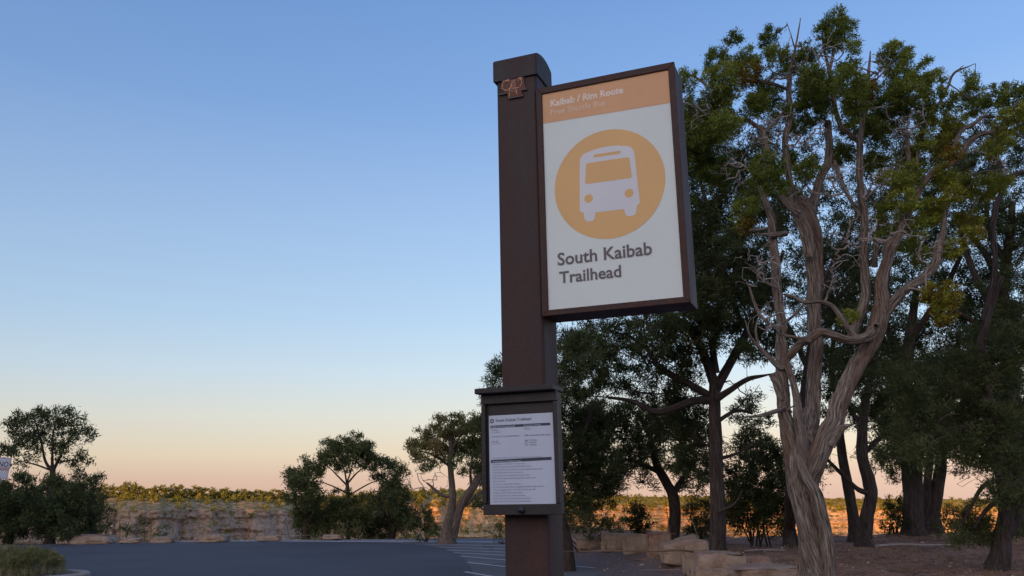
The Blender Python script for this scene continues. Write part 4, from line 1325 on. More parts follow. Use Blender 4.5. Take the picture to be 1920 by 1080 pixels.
def shrub(label, Y, lobes, seed, tint=.25, dens=120, tuft=(30, .075, .075, .016), leaf='leaf_pine', group=None, twig='twig_dark', name="shrub", base=None, rtip=.003, bare=None, cat="shrub", connect=.5, extra=60, nstem=6):
    """many-stemmed bush: stems fan out of the soil, tufts on their ends"""
    rg = np.random.default_rng(seed)
    cx = sum(l[0] for l in lobes) / len(lobes); by = max(l[1] + l[2] for l in lobes)
    b = P(cx if base is None else base[0], by, Y); b[2] = float(gz(b[0], b[1]))
    root = empty(name, b, label, cat, group)
    T, O, C = lobe_tips([(l[0], l[1], l[2] * 1.2) + tuple(l[3:]) for l in lobes], Y, rg, dens * 2.6, 1.0, .3, tint, .2)
    T[:, 2] = np.maximum(T[:, 2], gz(T[:, 0], T[:, 1]) + .05)
    wid = np.ptp(T[:, 0]) * .22
    base_n = []
    for k in range(nstem):
        a = rg.uniform(0, 6.28)
        q = b + np.array([math.cos(a) * wid * rg.random(), math.sin(a) * wid * .5 * rg.random(), 0])
        q[2] = float(gz(q[0], q[1])) - .03
        top = q + np.array([rg.normal(0, wid * .5), rg.normal(0, wid * .4), np.ptp(T[:, 2]) * .35])
        base_n.append(catmull([list(q) + [.02], list((q + top) / 2 + rg.normal(0, .03, 3)) + [.017], list(top) + [.013]], .08))
    g2 = Geo()
    for k, pth in enumerate(base_n):
        pp = pth.copy(); pp[:, :3] -= b
        ridged_tube(g2, pp, 6, .05, .5, seed + k)
    sel = T[rg.random(len(T)) < connect * .5]
    if len(sel) < 4: sel = T[:4]
    if bare:
        BT, _, _ = lobe_tips(bare, Y, rg, extra, 1.0, .3, tint, .2); sel = np.concatenate([sel, BT])
    res = grow(np.concatenate(base_n), sel, rg, .12, rtip, maxr=.016)
    twig_mesh(g2, (res[0] - b, res[1] - b) + res[2:], rg)
    quads_obj("stems", g2, M[twig], root)
    n_, tr, L_, w_ = tuft; w_ *= 1.4
    v, f, tt_ = leaves(T - b, O, C, n_, tr, L_, w_, rg)
    mesh_np("foliage", v, f, M[leaf], root, attrs={'tint': tt_})
    return root


shrub("small black-green bush with a rounded top, left of the leaning pinyon trunk behind the boulders", 23, [(1190, 965, 17), (1203, 975, 16), (1180, 985, 14), (1198, 955, 10), (1206, 990, 14)], 201, tint=.05, dens=110, tuft=(34, .085, .075, .018))
shrub("spreading grey-green bush low behind the first two boulders", 22.6, [(1085, 975, 22), (1120, 985, 24), (1150, 992, 20), (1060, 985, 20), (1100, 960, 16)], 202, tint=.6, dens=120, leaf='leaf_pine', bare=[(1110, 975, 40)])
shrub("dark bush between the leaning pinyon and the tall pinyon trunk", 21.5, [(1305, 960, 20), (1320, 985, 24), (1300, 1000, 18), (1330, 950, 16)], 203, tint=.45, dens=150)
shrub("wide dense dark bush in the gap left of the juniper trunk", 19.5, [(1400, 870, 30), (1445, 865, 34), (1420, 910, 40), (1460, 920, 30), (1385, 915, 26), (1400, 960, 34), (1450, 965, 34), (1480, 880, 24), (1370, 960, 20), (1430, 830, 16)], 204, tint=.3, dens=130, tuft=(34, .085, .085, .020), bare=[(1400, 820, 40), (1430, 960, 60)], nstem=9)
shrub("low dark bush at the foot of the thick black trunk, on its left", 23.0, [(1682, 945, 18), (1690, 970, 20), (1672, 960, 14), (1665, 985, 12)], 205, tint=.15, dens=90, tuft=(34, .085, .08, .018))
shrub("low dark bush against the glowing rim, left of the right-hand near tree", 19.0, [(1790, 970, 20), (1815, 975, 22), (1770, 985, 14), (1835, 985, 18)], 206, tint=.3, dens=80)

# ---------------------------------------------------------------- the dark stand of trees at the right
tree("juniper_tree", "slim juniper with swollen bent trunk against the orange rim, right of the twisted one", "tree", 19.0,
     [[(1618, 1008, 17), (1624, 975, 15), (1634, 935, 14), (1630, 900, 14), (1618, 860, 13), (1615, 820, 12), (1622, 760, 10), (1632, 700, 8), (1650, 640, 6)],
      [(1628, 925, 7), (1608, 918, 6), (1592, 900, 4), (1575, 880, 3)], [(1618, 850, 6), (1650, 820, 5), (1690, 800, 4)], [(1620, 800, 6), (1590, 760, 5), (1570, 720, 4)]],
     [(1640, 700, 50), (1600, 720, 40), (1680, 760, 45), (1650, 640, 50), (1600, 650, 40), (1700, 700, 40), (1590, 790, 26), (1700, 830, 36), (1660, 800, 24), (1590, 600, 40), (1550, 680, 30, .2, 1)],
     105, fat=1.28, more=1.3, dens=62, tuft=(32, .11, .10, .019), jit=.8, step=.2, connect=.6, bare=[(1590, 860, 30), (1650, 860, 30), (1600, 800, 50), (1690, 790, 60), (1640, 720, 50)], extra_twigs=60, shell=.2, twig='twig_tan')
tree("juniper_tree", "thin dark leaning trunk just left of the slim bent juniper", "tree", 20.5,
     [[(1604, 1000, 14), (1598, 950, 12), (1588, 890, 11), (1577, 830, 10), (1570, 760, 8), (1560, 690, 6), (1566, 620, 4)], [(1590, 900, 5), (1560, 870, 4), (1540, 850, 3)]],
     [(1560, 640, 40), (1580, 560, 45), (1540, 560, 40), (1570, 480, 40), (1590, 700, 30), (1545, 760, 26), (1535, 890, 16, .1), (1600, 500, 30), (1530, 480, 30)],
     106, fat=1.35, more=1.5, dens=46, tuft=(32, .12, .105, .02), jit=.8, step=.22, connect=.7, bare=[(1570, 860, 40)], extra_twigs=30, shell=.2)
tree("juniper_tree", "massive black-trunked juniper in deep shade right of centre of the stand", "tree", 22.5,
     [[(1712, 988, 22), (1711, 940, 22), (1708, 890, 23), (1700, 820, 20), (1695, 740, 16), (1705, 640, 12), (1720, 540, 8)], [(1700, 850, 9), (1660, 800, 7), (1620, 770, 5)], [(1697, 800, 10), (1750, 740, 8), (1800, 700, 5)],
      [(1700, 700, 9), (1660, 600, 7), (1640, 520, 5)], [(1705, 640, 8), (1760, 560, 7), (1800, 480, 5)]],
     [(1680, 840, 40), (1720, 860, 30), (1740, 800, 45), (1680, 760, 45), (1740, 700, 50), (1700, 640, 50), (1760, 620, 50), (1800, 700, 45), (1660, 560, 40), (1720, 520, 45), (1790, 540, 50), (1640, 480, 40), (1840, 620, 40), (1700, 440, 40), (1770, 450, 40), (1690, 890, 18), (1650, 400, 36), (1730, 360, 40)],
     107, fat=1.3, more=1.25, dens=48, tuft=(32, .13, .11, .022), jit=.9, step=.25, connect=.6, rtip=.004, shell=.2)
tree("juniper_tree", "double-stemmed dark juniper just right of the massive black trunk", "tree", 23.5,
     [[(1748, 975, 17), (1755, 930, 15), (1762, 890, 13), (1768, 840, 11), (1775, 780, 9), (1790, 700, 7), (1800, 620, 5)], [(1740, 965, 11), (1738, 910, 9), (1742, 860, 8), (1735, 800, 6)], [(1770, 820, 6), (1820, 800, 5), (1870, 790, 4)],
      [(1775, 770, 6), (1840, 740, 5), (1900, 700, 4)]],
     [(1790, 820, 40), (1840, 800, 40), (1800, 760, 45), (1860, 740, 50), (1900, 780, 40), (1830, 850, 26), (1815, 880, 14), (1880, 840, 30), (1850, 660, 50), (1910, 700, 45), (1800, 680, 40), (1760, 850, 20), (1900, 620, 45), (1850, 580, 40)],
     108, fat=1.3, more=1.3, dens=46, tuft=(32, .13, .11, .022), jit=.9, step=.25, connect=.6, rtip=.004, bare=[(1850, 870, 50)], extra_twigs=20, shell=.2)
tree("juniper_tree", "tall dark juniper filling the upper right edge behind the others", "tree", 21.0,
     [[(1925, 1000, 22), (1915, 900, 20), (1900, 780, 17), (1890, 660, 14), (1880, 560, 12), (1890, 460, 10), (1900, 380, 7)], [(1885, 600, 9), (1840, 540, 8), (1810, 470, 7), (1800, 400, 5)], [(1888, 500, 8), (1850, 420, 6), (1860, 340, 4)],
      [(1885, 560, 9), (1850, 480, 8), (1820, 440, 5)], [(1890, 640, 8), (1820, 600, 6), (1760, 560, 4)]],
     [(1900, 420, 40), (1850, 400, 45), (1890, 330, 40), (1840, 300, 45), (1800, 330, 40), (1910, 260, 30), (1870, 480, 28), (1910, 500, 36), (1800, 410, 30), (1890, 560, 45), (1830, 520, 26), (1930, 440, 40), (1840, 240, 26), (1780, 300, 30), (1700, 330, 30), (1850, 590, 36), (1920, 600, 40), (1760, 380, 30)],
     109, fat=1.3, more=1.3, dens=56, tuft=(32, .12, .105, .021), jit=.9, step=.22, connect=.7, rtip=.0038, bare=[(1850, 500, 60), (1800, 480, 50)], extra_twigs=26, shell=.2)
tree("juniper_tree", "dark juniper whose crown shows between the forks of the twisted one", "tree", 17.5,
     [[(1478, 990, 13, 1), (1486, 900, 12), (1500, 800, 11), (1512, 700, 10), (1530, 600, 8), (1560, 500, 7), (1600, 420, 5)], [(1512, 690, 7), (1480, 620, 6), (1440, 560, 5), (1400, 500, 4)], [(1530, 600, 6), (1590, 540, 6), (1650, 470, 4)], [(1545, 540, 6), (1530, 440, 5), (1500, 360, 4)]],
     [(1480, 560, 34), (1500, 480, 36), (1560, 440, 36), (1590, 480, 34), (1600, 400, 34), (1560, 360, 36), (1500, 300, 36), (1640, 440, 26), (1630, 540, 34), (1580, 560, 34), (1430, 520, 34), (1640, 360, 34), (1600, 310, 30), (1550, 270, 30), (1440, 420, 34), (1500, 640, 26), (1560, 680, 30), (1660, 300, 34), (1720, 290, 34), (1480, 700, 22), (1690, 240, 34), (1640, 250, 30), (1450, 250, 30), (1760, 250, 26)],
     110, fat=1.3, more=1.3, dens=60, tuft=(30, .10, .085, .017), jit=.9, step=.18, connect=.8, bare=[(1560, 520, 80), (1440, 480, 60), (1620, 380, 60)], extra_twigs=28, tint=.25, shell=.2)
tree("juniper_tree", "near rough juniper at the right edge with low drooping boughs and bare twigs", "tree", 12.6,
     [[(1868, 1072, 22), (1876, 1020, 19), (1884, 960, 17), (1882, 900, 17), (1870, 830, 16), (1848, 750, 15), (1838, 680, 12), (1850, 600, 9), (1880, 520, 6)],
      [(1875, 1020, 12), (1902, 985, 9), (1915, 950, 7), (1925, 900, 5)], [(1866, 820, 8), (1820, 800, 6), (1770, 810, 5), (1720, 840, 4), (1680, 870, 3)], [(1848, 750, 8), (1800, 720, 6), (1740, 720, 5), (1690, 740, 3)],
      [(1882, 900, 7), (1845, 910, 5), (1820, 950, 4), (1800, 990, 3)], [(1884, 930, 6), (1850, 955, 5), (1826, 990, 3)], [(1850, 720, 7), (1900, 680, 5), (1930, 660, 4)],
      [(1845, 600, 6), (1864, 500, 6), (1863, 400, 7), (1880, 360, 6), (1900, 330, 6), (1925, 322, 5)]],
     [(1860, 930, 22, .4), (1820, 985, 26, .4), (1850, 1000, 26, .42), (1800, 1010, 14, .4), (1890, 870, 34), (1840, 860, 32), (1800, 830, 30), (1880, 800, 40), (1830, 780, 34), (1770, 790, 30), (1720, 790, 30), (1700, 740, 36), (1760, 730, 36),
      (1820, 700, 40), (1880, 720, 36, .4), (1910, 830, 30, .45), (1905, 760, 34, .4), (1690, 830, 24), (1660, 860, 20), (1730, 850, 22), (1900, 650, 40), (1850, 640, 34), (1905, 930, 20), (1780, 680, 26), (1740, 690, 24), (1915, 990, 18), (1680, 700, 20)],
     111, fat=1.2, more=1.35, bark='bark_pine', leaf='leaf_pine', dens=170, tuft=(30, .085, .065, .0145), jit=.7, step=.12, connect=.55, tint=.45,
     bare=[(1860, 980, 60), (1760, 780, 80), (1840, 900, 60), (1700, 850, 50), (1870, 700, 60)], extra_twigs=60, twig='twig_tan', curl=.4, shell=.2)

# ---------------------------------------------------------------- trees across the lot at the left
tree("pinyon_tree", "open-crowned pinyon on a forked trunk rising above dark junipers at far left", "tree", 34,
     [[(98, 960, 10), (99, 915, 9), (99, 890, 8.5), (97, 872, 7)], [(98, 885, 5), (84, 862, 4), (78, 830, 3), (70, 800, 2.2), (60, 780, 1.4)], [(99, 884, 5.5), (112, 860, 4), (122, 835, 3), (140, 812, 2), (160, 806, 1.2)],
      [(98, 875, 4.6), (98, 845, 3.6), (100, 815, 2.6), (106, 785, 1.6)], [(95, 882, 3), (70, 872, 2.4), (45, 866, 1.6), (25, 862, 1)], [(110, 868, 3), (135, 862, 2), (160, 868, 1.2)]],
     [(58, 783, 17), (78, 775, 14), (95, 780, 18), (124, 785, 16), (135, 780, 12), (150, 805, 14), (168, 812, 12), (30, 800, 16), (14, 798, 11), (50, 812, 16), (78, 822, 18), (108, 812, 18), (128, 832, 16), (30, 836, 16), (10, 846, 12), (60, 846, 14), (90, 842, 12), (145, 848, 10),
      (158, 862, 9), (22, 862, 12), (118, 856, 10), (45, 870, 9), (140, 874, 8)],
     301, dens=24, tuft=(30, .16, .13, .038), jit=1.0, step=.3, connect=.85, rtip=.009, sides=8, tint=.35, group="pinyons across the lot", thin=.6, fat=1.3, bare=[(90, 840, 40)], extra_twigs=6, shell=.2)
for i, (lb, lobes, tn, yy) in enumerate([
        ("dark bushy juniper at the left edge behind the no-parking sign", [(5, 930, 26), (30, 915, 22), (20, 955, 24), (45, 940, 20), (10, 985, 26), (40, 980, 24), (-20, 950, 30), (0, 905, 14)], .3, 31.5),
        ("dense dark juniper below the open-crowned pinyon", [(95, 920, 24), (70, 930, 22), (120, 935, 24), (90, 955, 26), (60, 965, 22), (115, 970, 26), (85, 985, 22), (125, 990, 18), (60, 905, 14), (105, 900, 12)], .4, 31.5),
        ("dark juniper with a ragged right side where the open rim begins", [(150, 900, 14), (165, 915, 18), (185, 905, 10), (160, 945, 22), (180, 935, 14), (150, 975, 24), (190, 960, 12), (175, 985, 18), (200, 990, 10), (140, 920, 16), (178, 898, 9)], .35, 32.5),
        ("dark round-topped juniper left of the rounded pinyon", [(562, 888, 18), (548, 895, 13), (580, 880, 16), (575, 905, 22), (560, 925, 20), (590, 930, 22), (575, 955, 24), (600, 960, 20), (570, 985, 20), (600, 990, 18), (545, 905, 8)], .5, 32.5),
        ("dark juniper filling the gap right of the rounded pinyon", [(730, 875, 14), (742, 868, 10), (745, 890, 14), (725, 900, 18), (740, 920, 22), (720, 945, 24), (750, 950, 22), (735, 975, 24), (710, 990, 20), (757, 980, 18), (716, 865, 10)], .4, 33)]):
    cx = sum(l[0] for l in lobes) / len(lobes)
    tree("juniper_tree", lb, "tree", yy, [[(cx, 1012, 9), (cx + 2, 985, 8), (cx - 3, 950, 6), (cx + 2, 915, 4)], [(cx, 990, 5), (cx + 16, 960, 3), (cx + 24, 930, 2)], [(cx, 985, 5), (cx - 16, 955, 3), (cx - 22, 925, 2)]],
         lobes, 310 + i, dens=26, tuft=(32, .16, .125, .034), jit=.8, step=.3, connect=.5, rtip=.008, sides=8, tint=tn, group="dark junipers across the lot", fat=1.16, more=1.9, shell=.2, extra_twigs=6, bare=[(cx, 970, 40)])
tree("pinyon_tree", "rounded dense pinyon with thin fanning limbs at the far edge of the lot", "tree", 32.5,
     [[(652, 1010, 8), (652, 960, 7.5), (652, 925, 7), (650, 905, 6)], [(650, 910, 3.6), (632, 892, 2.8), (615, 875, 1.8), (600, 865, 1.2)], [(651, 908, 3.8), (668, 888, 3), (688, 872, 2), (704, 862, 1.2)], [(650, 905, 3.6), (645, 880, 2.6), (635, 855, 1.6)], [(651, 905, 3.4), (660, 875, 2.4), (664, 845, 1.4)],
      [(650, 925, 3.4), (625, 912, 2.4), (600, 903, 1.4)], [(652, 930, 3), (690, 908, 2.2), (715, 898, 1.2)]],
     [(640, 832, 16), (655, 828, 13), (672, 830, 14), (622, 842, 15), (640, 855, 18), (665, 850, 17), (612, 860, 14), (600, 870, 11), (632, 872, 12), (690, 852, 13), (700, 862, 11), (680, 865, 13), (713, 866, 8), (685, 838, 10), (618, 828, 7), (655, 872, 10), (605, 885, 8), (705, 880, 8),
      (640, 950, 24), (670, 960, 24), (650, 985, 24), (685, 985, 20), (620, 975, 18)],
     302, dens=40, tuft=(32, .125, .105, .033), jit=.7, step=.25, connect=.75, rtip=.008, sides=8, tint=.5, group="pinyons across the lot", shell=.2, thin=.5, fat=1.25, more=1.7)
tree("juniper_tree", "tan-trunked juniper with yellow-green crown, just left of the timetable", "tree", 28.0,
     [[(838, 1014, 17), (842, 985, 14), (847, 955, 10), (848, 925, 8), (846, 890, 6.5), (842, 860, 5.5), (846, 830, 4), (852, 800, 2.4)], [(848, 1008, 13), (856, 970, 11), (868, 942, 10), (884, 918, 9), (897, 895, 7), (908, 870, 5), (915, 840, 3)], [(866, 950, 5, .1), (884, 938, 5), (900, 925, 4), (920, 915, 2.4)],
      [(846, 932, 4), (828, 928, 3.6), (812, 915, 3), (800, 905, 2)], [(844, 875, 3.4), (825, 860, 3), (805, 850, 2), (785, 845, 1.2)], [(846, 845, 3), (862, 820, 2.4), (872, 800, 1.4)], [(884, 918, 4), (882, 885, 3), (886, 850, 2), (890, 815, 1.3)],
      [(890, 930, 2.6, -.2), (900, 950, 2), (915, 962, 1.2)]],
     [(795, 825, 15, .92), (900, 790, 14, .72), (916, 812, 12, .62), (913, 850, 13, .62), (905, 882, 12, .52), (770, 838, 9, .92), (815, 840, 10, .92), (845, 845, 12, .87), (812, 812, 12, .88), (785, 842, 10, .90), (835, 800, 15, .94), (828, 788, 8, .90), (848, 820, 15, .90), (862, 800, 14, .82), (858, 785, 8, .72), (880, 815, 16, .67), (878, 795, 10, .67), (898, 800, 13, .62), (905, 825, 14, .57), (870, 840, 14, .72), (890, 850, 14, .62), (825, 838, 12, .92), (795, 862, 11, .90),
      (775, 858, 7, .90), (820, 865, 9, .72), (905, 865, 14, .52), (885, 880, 9, .62), (855, 862, 8, .62), (905, 900, 10, .52), (800, 880, 7, .72), (870, 885, 6, .62), (895, 940, 8, .42)],
     303, bark='bark_tan', twig='twig_tan', leaf='leaf_pine', fat=1.4, more=2.8, dens=44, tuft=(28, .11, .09, .03), jit=.7, step=.16, connect=.8, rtip=.0065, sides=20, ridge=.14, bare=[(820, 900, 40), (840, 860, 50), (890, 880, 30)], extra_twigs=26, shell=.2, curl=.4)
shrub("bare grey dead bush tangled between the dark juniper and the tan-trunked one", 30.5, [(775, 940, 6, .9), (800, 950, 5, .9)], 207, twig='twig_grey', dens=20, tuft=(3, .1, .08, .03), leaf='leaf_shrub', bare=[(785, 890, 24), (805, 900, 22), (770, 905, 18), (795, 925, 26), (780, 950, 26)], rtip=.009, extra=34, cat="dead bush", name="dead_bush")
shrub("dark green bush at the foot of the tan-trunked juniper, on its left", 29.0, [(790, 972, 14), (805, 980, 14), (815, 990, 12), (785, 992, 12), (800, 965, 8), (820, 998, 8), (772, 975, 14)], 208, tint=.35, dens=40, tuft=(32, .11, .10, .03), rtip=.007)
shrub("little grey-green bush against the canyon just left of the post", 27.5, [(938, 985, 8), (930, 998, 8), (942, 998, 7), (948, 980, 6)], 209, tint=.8, dens=44, tuft=(28, .10, .09, .028), rtip=.006)
shrub("low scrubby bush on the canyon edge under the open rim", 32.5, [(270, 985, 12), (240, 995, 12), (300, 995, 10)], 210, tint=.5, dens=26, tuft=(28, .14, .12, .034), rtip=.008)
shrub("pale tangled bush at the lot edge below the rounded juniper", 31.0, [(640, 1000, 7), (665, 1000, 8), (600, 1003, 6)], 211, tint=.9, dens=26, tuft=(20, .12, .1, .03), rtip=.009, bare=[(640, 985, 22), (670, 985, 22)], twig='twig_tan', extra=30)

# sunlit trees on the far rim at the left, one by one
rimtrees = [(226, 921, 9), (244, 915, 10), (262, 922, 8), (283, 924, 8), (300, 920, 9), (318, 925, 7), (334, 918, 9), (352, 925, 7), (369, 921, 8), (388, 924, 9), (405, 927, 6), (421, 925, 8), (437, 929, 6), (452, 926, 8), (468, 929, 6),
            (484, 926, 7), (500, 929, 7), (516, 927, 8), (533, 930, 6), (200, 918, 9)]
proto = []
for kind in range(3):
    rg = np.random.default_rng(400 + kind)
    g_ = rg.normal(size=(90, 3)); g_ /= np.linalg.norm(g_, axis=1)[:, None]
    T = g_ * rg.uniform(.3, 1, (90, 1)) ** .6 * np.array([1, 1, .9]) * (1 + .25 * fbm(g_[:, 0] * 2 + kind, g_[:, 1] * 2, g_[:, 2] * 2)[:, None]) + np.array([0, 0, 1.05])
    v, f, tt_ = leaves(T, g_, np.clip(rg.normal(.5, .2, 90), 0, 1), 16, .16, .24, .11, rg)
    c_ = mesh_np("crown", v, f, M['leaf_sun_tint'], None, attrs={'tint': tt_}, link=False)
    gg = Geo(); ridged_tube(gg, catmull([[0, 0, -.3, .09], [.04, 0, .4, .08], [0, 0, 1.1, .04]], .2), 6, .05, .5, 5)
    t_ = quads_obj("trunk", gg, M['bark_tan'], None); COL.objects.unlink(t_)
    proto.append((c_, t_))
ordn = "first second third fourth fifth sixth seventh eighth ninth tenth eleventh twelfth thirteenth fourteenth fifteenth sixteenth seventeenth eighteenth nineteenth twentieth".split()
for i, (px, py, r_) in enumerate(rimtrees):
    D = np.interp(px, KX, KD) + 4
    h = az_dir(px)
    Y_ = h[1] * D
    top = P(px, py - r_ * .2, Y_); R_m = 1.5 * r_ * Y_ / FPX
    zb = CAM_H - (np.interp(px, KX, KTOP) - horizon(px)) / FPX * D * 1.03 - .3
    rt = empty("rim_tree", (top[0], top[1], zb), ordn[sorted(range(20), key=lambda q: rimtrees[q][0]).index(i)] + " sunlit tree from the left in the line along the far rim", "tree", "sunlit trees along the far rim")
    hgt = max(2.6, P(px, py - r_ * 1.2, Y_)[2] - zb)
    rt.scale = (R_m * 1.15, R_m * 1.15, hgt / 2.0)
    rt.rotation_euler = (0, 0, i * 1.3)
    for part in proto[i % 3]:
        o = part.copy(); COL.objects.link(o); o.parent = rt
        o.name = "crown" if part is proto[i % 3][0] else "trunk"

# far-off wood on the sunlit mesa and scrub on the canyon face: too many to count
rg = np.random.default_rng(500)
V, F, A_ = [], [], []; nv = 0
src = allv
NB = 6500
for k in range(NB):
    j = int(rg.integers(2, len(pxs) - 2))
    if rg.random() < .55:
        i_ = int(rg.integers(1, 26))
    else:
        i_ = int(3 + (rows - 20) * rg.random() ** .8)
    px = pxs[j]
    if 150 < px < 600 and rg.random() < (.9 if i_ > 8 else .5): continue
    a_, b_ = src[i_, j], src[i_ + 1, j + 1]
    u_ = rg.random(); p = a_ * (1 - u_) + b_ * u_
    slope = abs(src[i_, j, 2] - src[i_ + 1, j, 2]) / (np.hypot(*(src[i_, j, :2] - src[i_ + 1, j, :2])) + 1e-6)
    if i_ > 25 and slope > 1.6 and rg.random() < .8: continue
    R_ = rg.uniform(.4, 1.0) * (1 + .2 * (i_ < 5))
    n = 12
    g_ = rg.normal(size=(n, 3)); g_ /= np.linalg.norm(g_, axis=1)[:, None]
    T = p + g_ * R_ * np.array([1, 1, .75]) * .6 + np.array([0, 0, R_ * .6])
    v, f, tt_ = leaves(T, g_, np.full(n, rg.uniform(.15, .85)), 4, R_ * .3, R_ * .6, R_ * .42, rg)
    V.append(v); F.append(f + nv); A_.append(tt_); nv += len(v)
tag(mesh_np("far_scrub", np.concatenate(V), np.concatenate(F), M['leaf_sun_tint'], attrs={'tint': np.concatenate(A_)}), kind='stuff')

# ---------------------------------------------------------------- planted island at the lower left
ICX, ICY, IA, IB = -11.75, 18.2, 3.05, 1.35
kerb_m = m_plain("kerb_concrete", (0.27, 0.225, 0.20), 0.9, noise=.25, scale=5, bumpy=.4)
bm = bmesh.new(); n = 96
prof = [(0.0, -.05), (0.0, .11), (.03, .14), (.16, .14), (.19, .11), (.19, -.05)]
ringv = []
for k in range(n):
    a = 2 * math.pi * k / n
    nx_, ny_ = math.cos(a) / IA, math.sin(a) / IB; l_ = math.hypot(nx_, ny_); nx_ /= l_; ny_ /= l_
    wob = .012 * math.sin(a * 9) + .01 * math.sin(a * 23)
    ringv.append([bm.verts.new((ICX + IA * math.cos(a) - nx_ * (o_ + wob), ICY + IB * math.sin(a) - ny_ * (o_ + wob), z_)) for o_, z_ in prof])
for k in range(n):
    A_, B_ = ringv[k], ringv[(k + 1) % n]
    for q in range(len(prof) - 1):
        bm.faces.new((A_[q], B_[q], B_[q + 1], A_[q + 1]))
kerb = bm_obj("kerb", bm, kerb_m, None, True); kerb.data.set_sharp_from_angle(angle=math.radians(40)); tag(kerb, kind='structure')
gi = [(ICX + (IA - .17) * math.cos(a) * r_, ICY + (IB - .17) * math.sin(a) * r_, .09 + .09 * (1 - r_ ** 2)) for r_ in (1, .66, .33) for a in np.linspace(0, 2 * math.pi, 49)[:-1]]
fc = [[q * 48 + k, q * 48 + (k + 1) % 48, (q + 1) * 48 + (k + 1) % 48, (q + 1) * 48 + k] for q in range(2) for k in range(48)] + [list(range(96, 144))]
isl = mesh_py("island_soil", gi, fc, m_plain("island_soil", (0.135, 0.105, 0.075), .95, noise=.4, scale=12, bumpy=.5), None, True); tag(isl, kind='structure')
for i, (x, y, w, h_, tn, lab) in enumerate([
        (-9.95, 18.3, .60, .42, .66, "rounded yellow-green shrub at the right end of the kerbed planting island"),
        (-10.75, 18.45, .66, .46, .82, "pale feathery shrub in the middle of the kerbed planting island"),
        (-11.5, 18.3, .55, .32, .6, "low olive shrub at the left of the kerbed planting island")]):
    rg = np.random.default_rng(600 + i)
    root = empty("shrub", (x, y, .15), lab, "shrub")
    n = 420
    a = rg.uniform(0, 6.283, n); q = rg.random(n) ** .5
    tip = np.stack([np.cos(a) * q * w, np.sin(a) * q * w * .8, h_ * (1 - .55 * q ** 2) * rg.uniform(.6, 1.1, n)], 1)
    o_ = tip / np.linalg.norm(tip, axis=1)[:, None]
    v, f, tt_ = leaves(tip, o_, np.clip(rg.normal(tn, .15, n), 0, 1), 26, .055, .075, .014, rg, spread=.7)
    mesh_np("foliage", v, f, M['leaf_shrub'], root, attrs={'tint': tt_})
    res = grow(np.array([[0, 0, -.05, .02, 0], [.02, 0, .05, .02, 0], [-.03, .02, .07, .02, 0]]), tip[::3], rg, .08, .0035, maxr=.012)
    g2 = Geo(); twig_mesh(g2, res, rg); quads_obj("stems", g2, M['twig_tan'], root)
# dry grass round the shrubs
rg = np.random.default_rng(640)
n = 900
a = rg.uniform(0, 6.283, n); q = rg.random(n) ** .5 * .9
c_ = np.stack([ICX + (IA - .2) * np.cos(a) * q, ICY + (IB - .2) * np.sin(a) * q, np.full(n, .15)], 1)
v, f, tt_ = leaves(c_, np.tile([0, 0, 1.], (n, 1)), np.clip(rg.normal(.8, .15, n), 0, 1), 8, .05, .16, .008, rg, spread=.35)
tag(mesh_np("dry_grass", v, f, M['leaf_shrub'], attrs={'tint': tt_}), kind='stuff')

# ---------------------------------------------------------------- no-parking sign at the left edge
YN = 25.5
A = P(17.5, 857, YN); Bq = P(14, 897, YN)
hh = A[2] - Bq[2]; ww = hh * .78
np_root = empty("parking_sign", (A[0] - ww / 2 - .15, YN, 0.0), "small white no-parking sign on a thin post, cut by the left edge of the photo", "road sign")
np_root.rotation_euler = (0, math.radians(4.5), 0)
bm = bmesh.new(); bm_box(bm, -ww / 2, ww / 2, -.004, .004, Bq[2], A[2], .002)
bm_obj("sign_plate", bm, m_plain("plate_white", (.40, .43, .52), .4, noise=.05), np_root)
bm = bmesh.new(); bm_box(bm, -.03, .03, .006, .05, -.3, A[2] + .02, .004)
bm_obj("post", bm, M['galv'], np_root)
for (x0, x1, z0, z1) in ((-ww / 2 + .015, ww / 2 - .015, A[2] - .03, A[2] - .022), (-ww / 2 + .015, ww / 2 - .015, Bq[2] + .022, Bq[2] + .03), (ww / 2 - .023, ww / 2 - .015, Bq[2] + .022, A[2] - .022), (-ww / 2 + .015, -ww / 2 + .023, Bq[2] + .022, A[2] - .022)):
    flat("sign_border", [(x0, z0), (x1, z0), (x1, z1), (x0, z1)], -.0056, M['red_paint'], np_root)
text_obj("lettering", "NO", -.09, Bq[2] + hh * .56, .28, -.006, M['ink'], np_root, bold=.02, height=.22)
text_obj("lettering", "PARKING", -.22, Bq[2] + hh * .40, .44, -.006, M['red_paint'], np_root, bold=.03, height=.12)

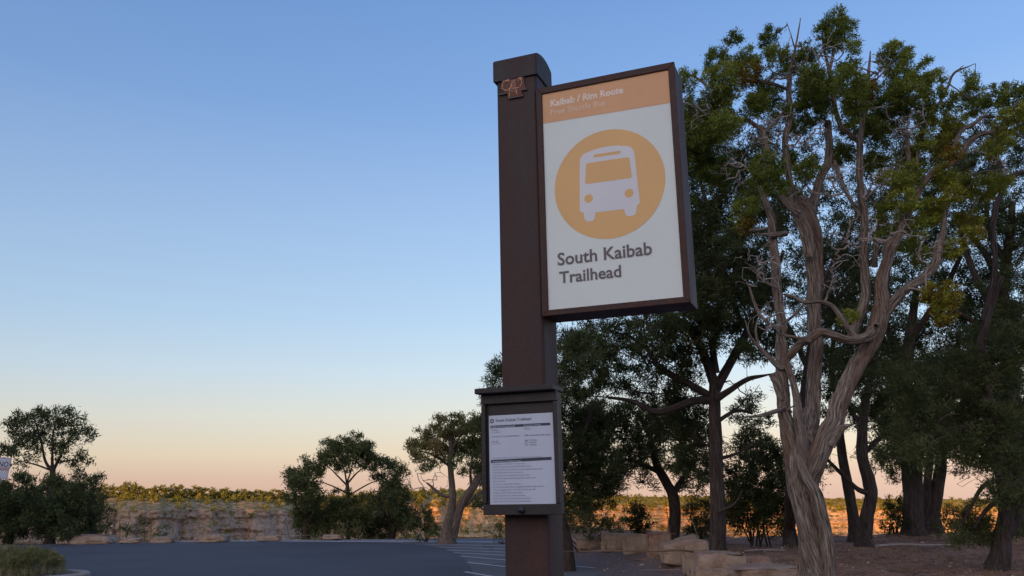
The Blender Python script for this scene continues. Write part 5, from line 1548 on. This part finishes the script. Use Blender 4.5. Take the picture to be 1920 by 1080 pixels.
# ---------------------------------------------------------------- litter under the trees
rg = np.random.default_rng(900)
gl = Geo()
n = 1500
lx = rg.uniform(1.5, 15, n); ly = rg.uniform(9.5, 23.5, n); k_ = lx - bline(ly) > .35; lx, ly = lx[k_], ly[k_]
an = rg.uniform(0, 6.283, len(lx)); ln_ = np.exp(rg.normal(-2.1, .5, len(lx)))
ax, ay = lx - np.cos(an) * ln_ / 2, ly - np.sin(an) * ln_ / 2; bx_, by_ = lx + np.cos(an) * ln_ / 2, ly + np.sin(an) * ln_ / 2
A0 = np.stack([ax, ay, gz(ax, ay) + .012], 1); B0 = np.stack([bx_, by_, gz(bx_, by_) + .015 + rg.uniform(0, .03, len(lx))], 1)
rr_ = rg.uniform(.003, .008, len(lx))
twig_mesh(gl, (A0, B0, rr_, rr_ * .6, B0 - A0, B0 - A0), rg)
o = quads_obj("fallen_twigs", gl, M['twig_tan'], None); tag(o, kind='stuff')
n = 2600
lx = rg.uniform(1.5, 15, n); ly = rg.uniform(9.5, 23.5, n)
w_ = fbm(lx * .6, ly * .6, o=3, seed=66) + rg.normal(0, .12, n); k_ = (lx - bline(ly) > .3) & (w_ > .02); lx, ly = lx[k_], ly[k_]
c_ = np.stack([lx, ly, gz(lx, ly) + .01], 1)
v, f, tt_ = leaves(c_, np.tile([0, 0, 1.], (len(lx), 1)), np.clip(rg.normal(.85, .12, len(lx)), 0, 1), 10, .06, .045, .010, rg, spread=.8, flat_=.15)
tag(mesh_np("needle_litter", v, f, M['litter'], attrs={'tint': tt_}), kind='stuff')
for (p0, pts_, r_, lb) in (((1640, 1018), [(0, 0, .03), (.5, .1, .05), (1.0, -.05, .04), (1.6, .1, .03)], .03, "fallen grey branch lying on the soil beside the slim bent juniper"),
                           ((1395, 1030), [(0, 0, .03), (.35, .06, .04), (.8, .0, .03)], .018, "short dead stick lying behind the boulders near the tall pinyon")):
    b_ = Gp(p0[0], p0[1], .5)
    gg = Geo(); nodes_ = catmull([[x_, y_, z_, r_ * (1 - .25 * x_)] for x_, y_, z_ in pts_], .05)
    zb = float(gz(b_[0], b_[1]))
    ridged_tube(gg, nodes_, 9, .12, .5, 4)
    tips_ = nodes_[::5, :3] + rg.normal(0, .16, (len(nodes_[::5]), 3)) * np.array([1, 1, .3]) + np.array([.1, 0, .06])
    twig_mesh(gg, grow(nodes_, tips_, rg, .05, .004, maxr=.01), rg)
    o = quads_obj("fallen_branch", gg, M['twig_grey'], None); o.location = (b_[0], b_[1], zb + .01); tag(o, lb, "fallen branch")
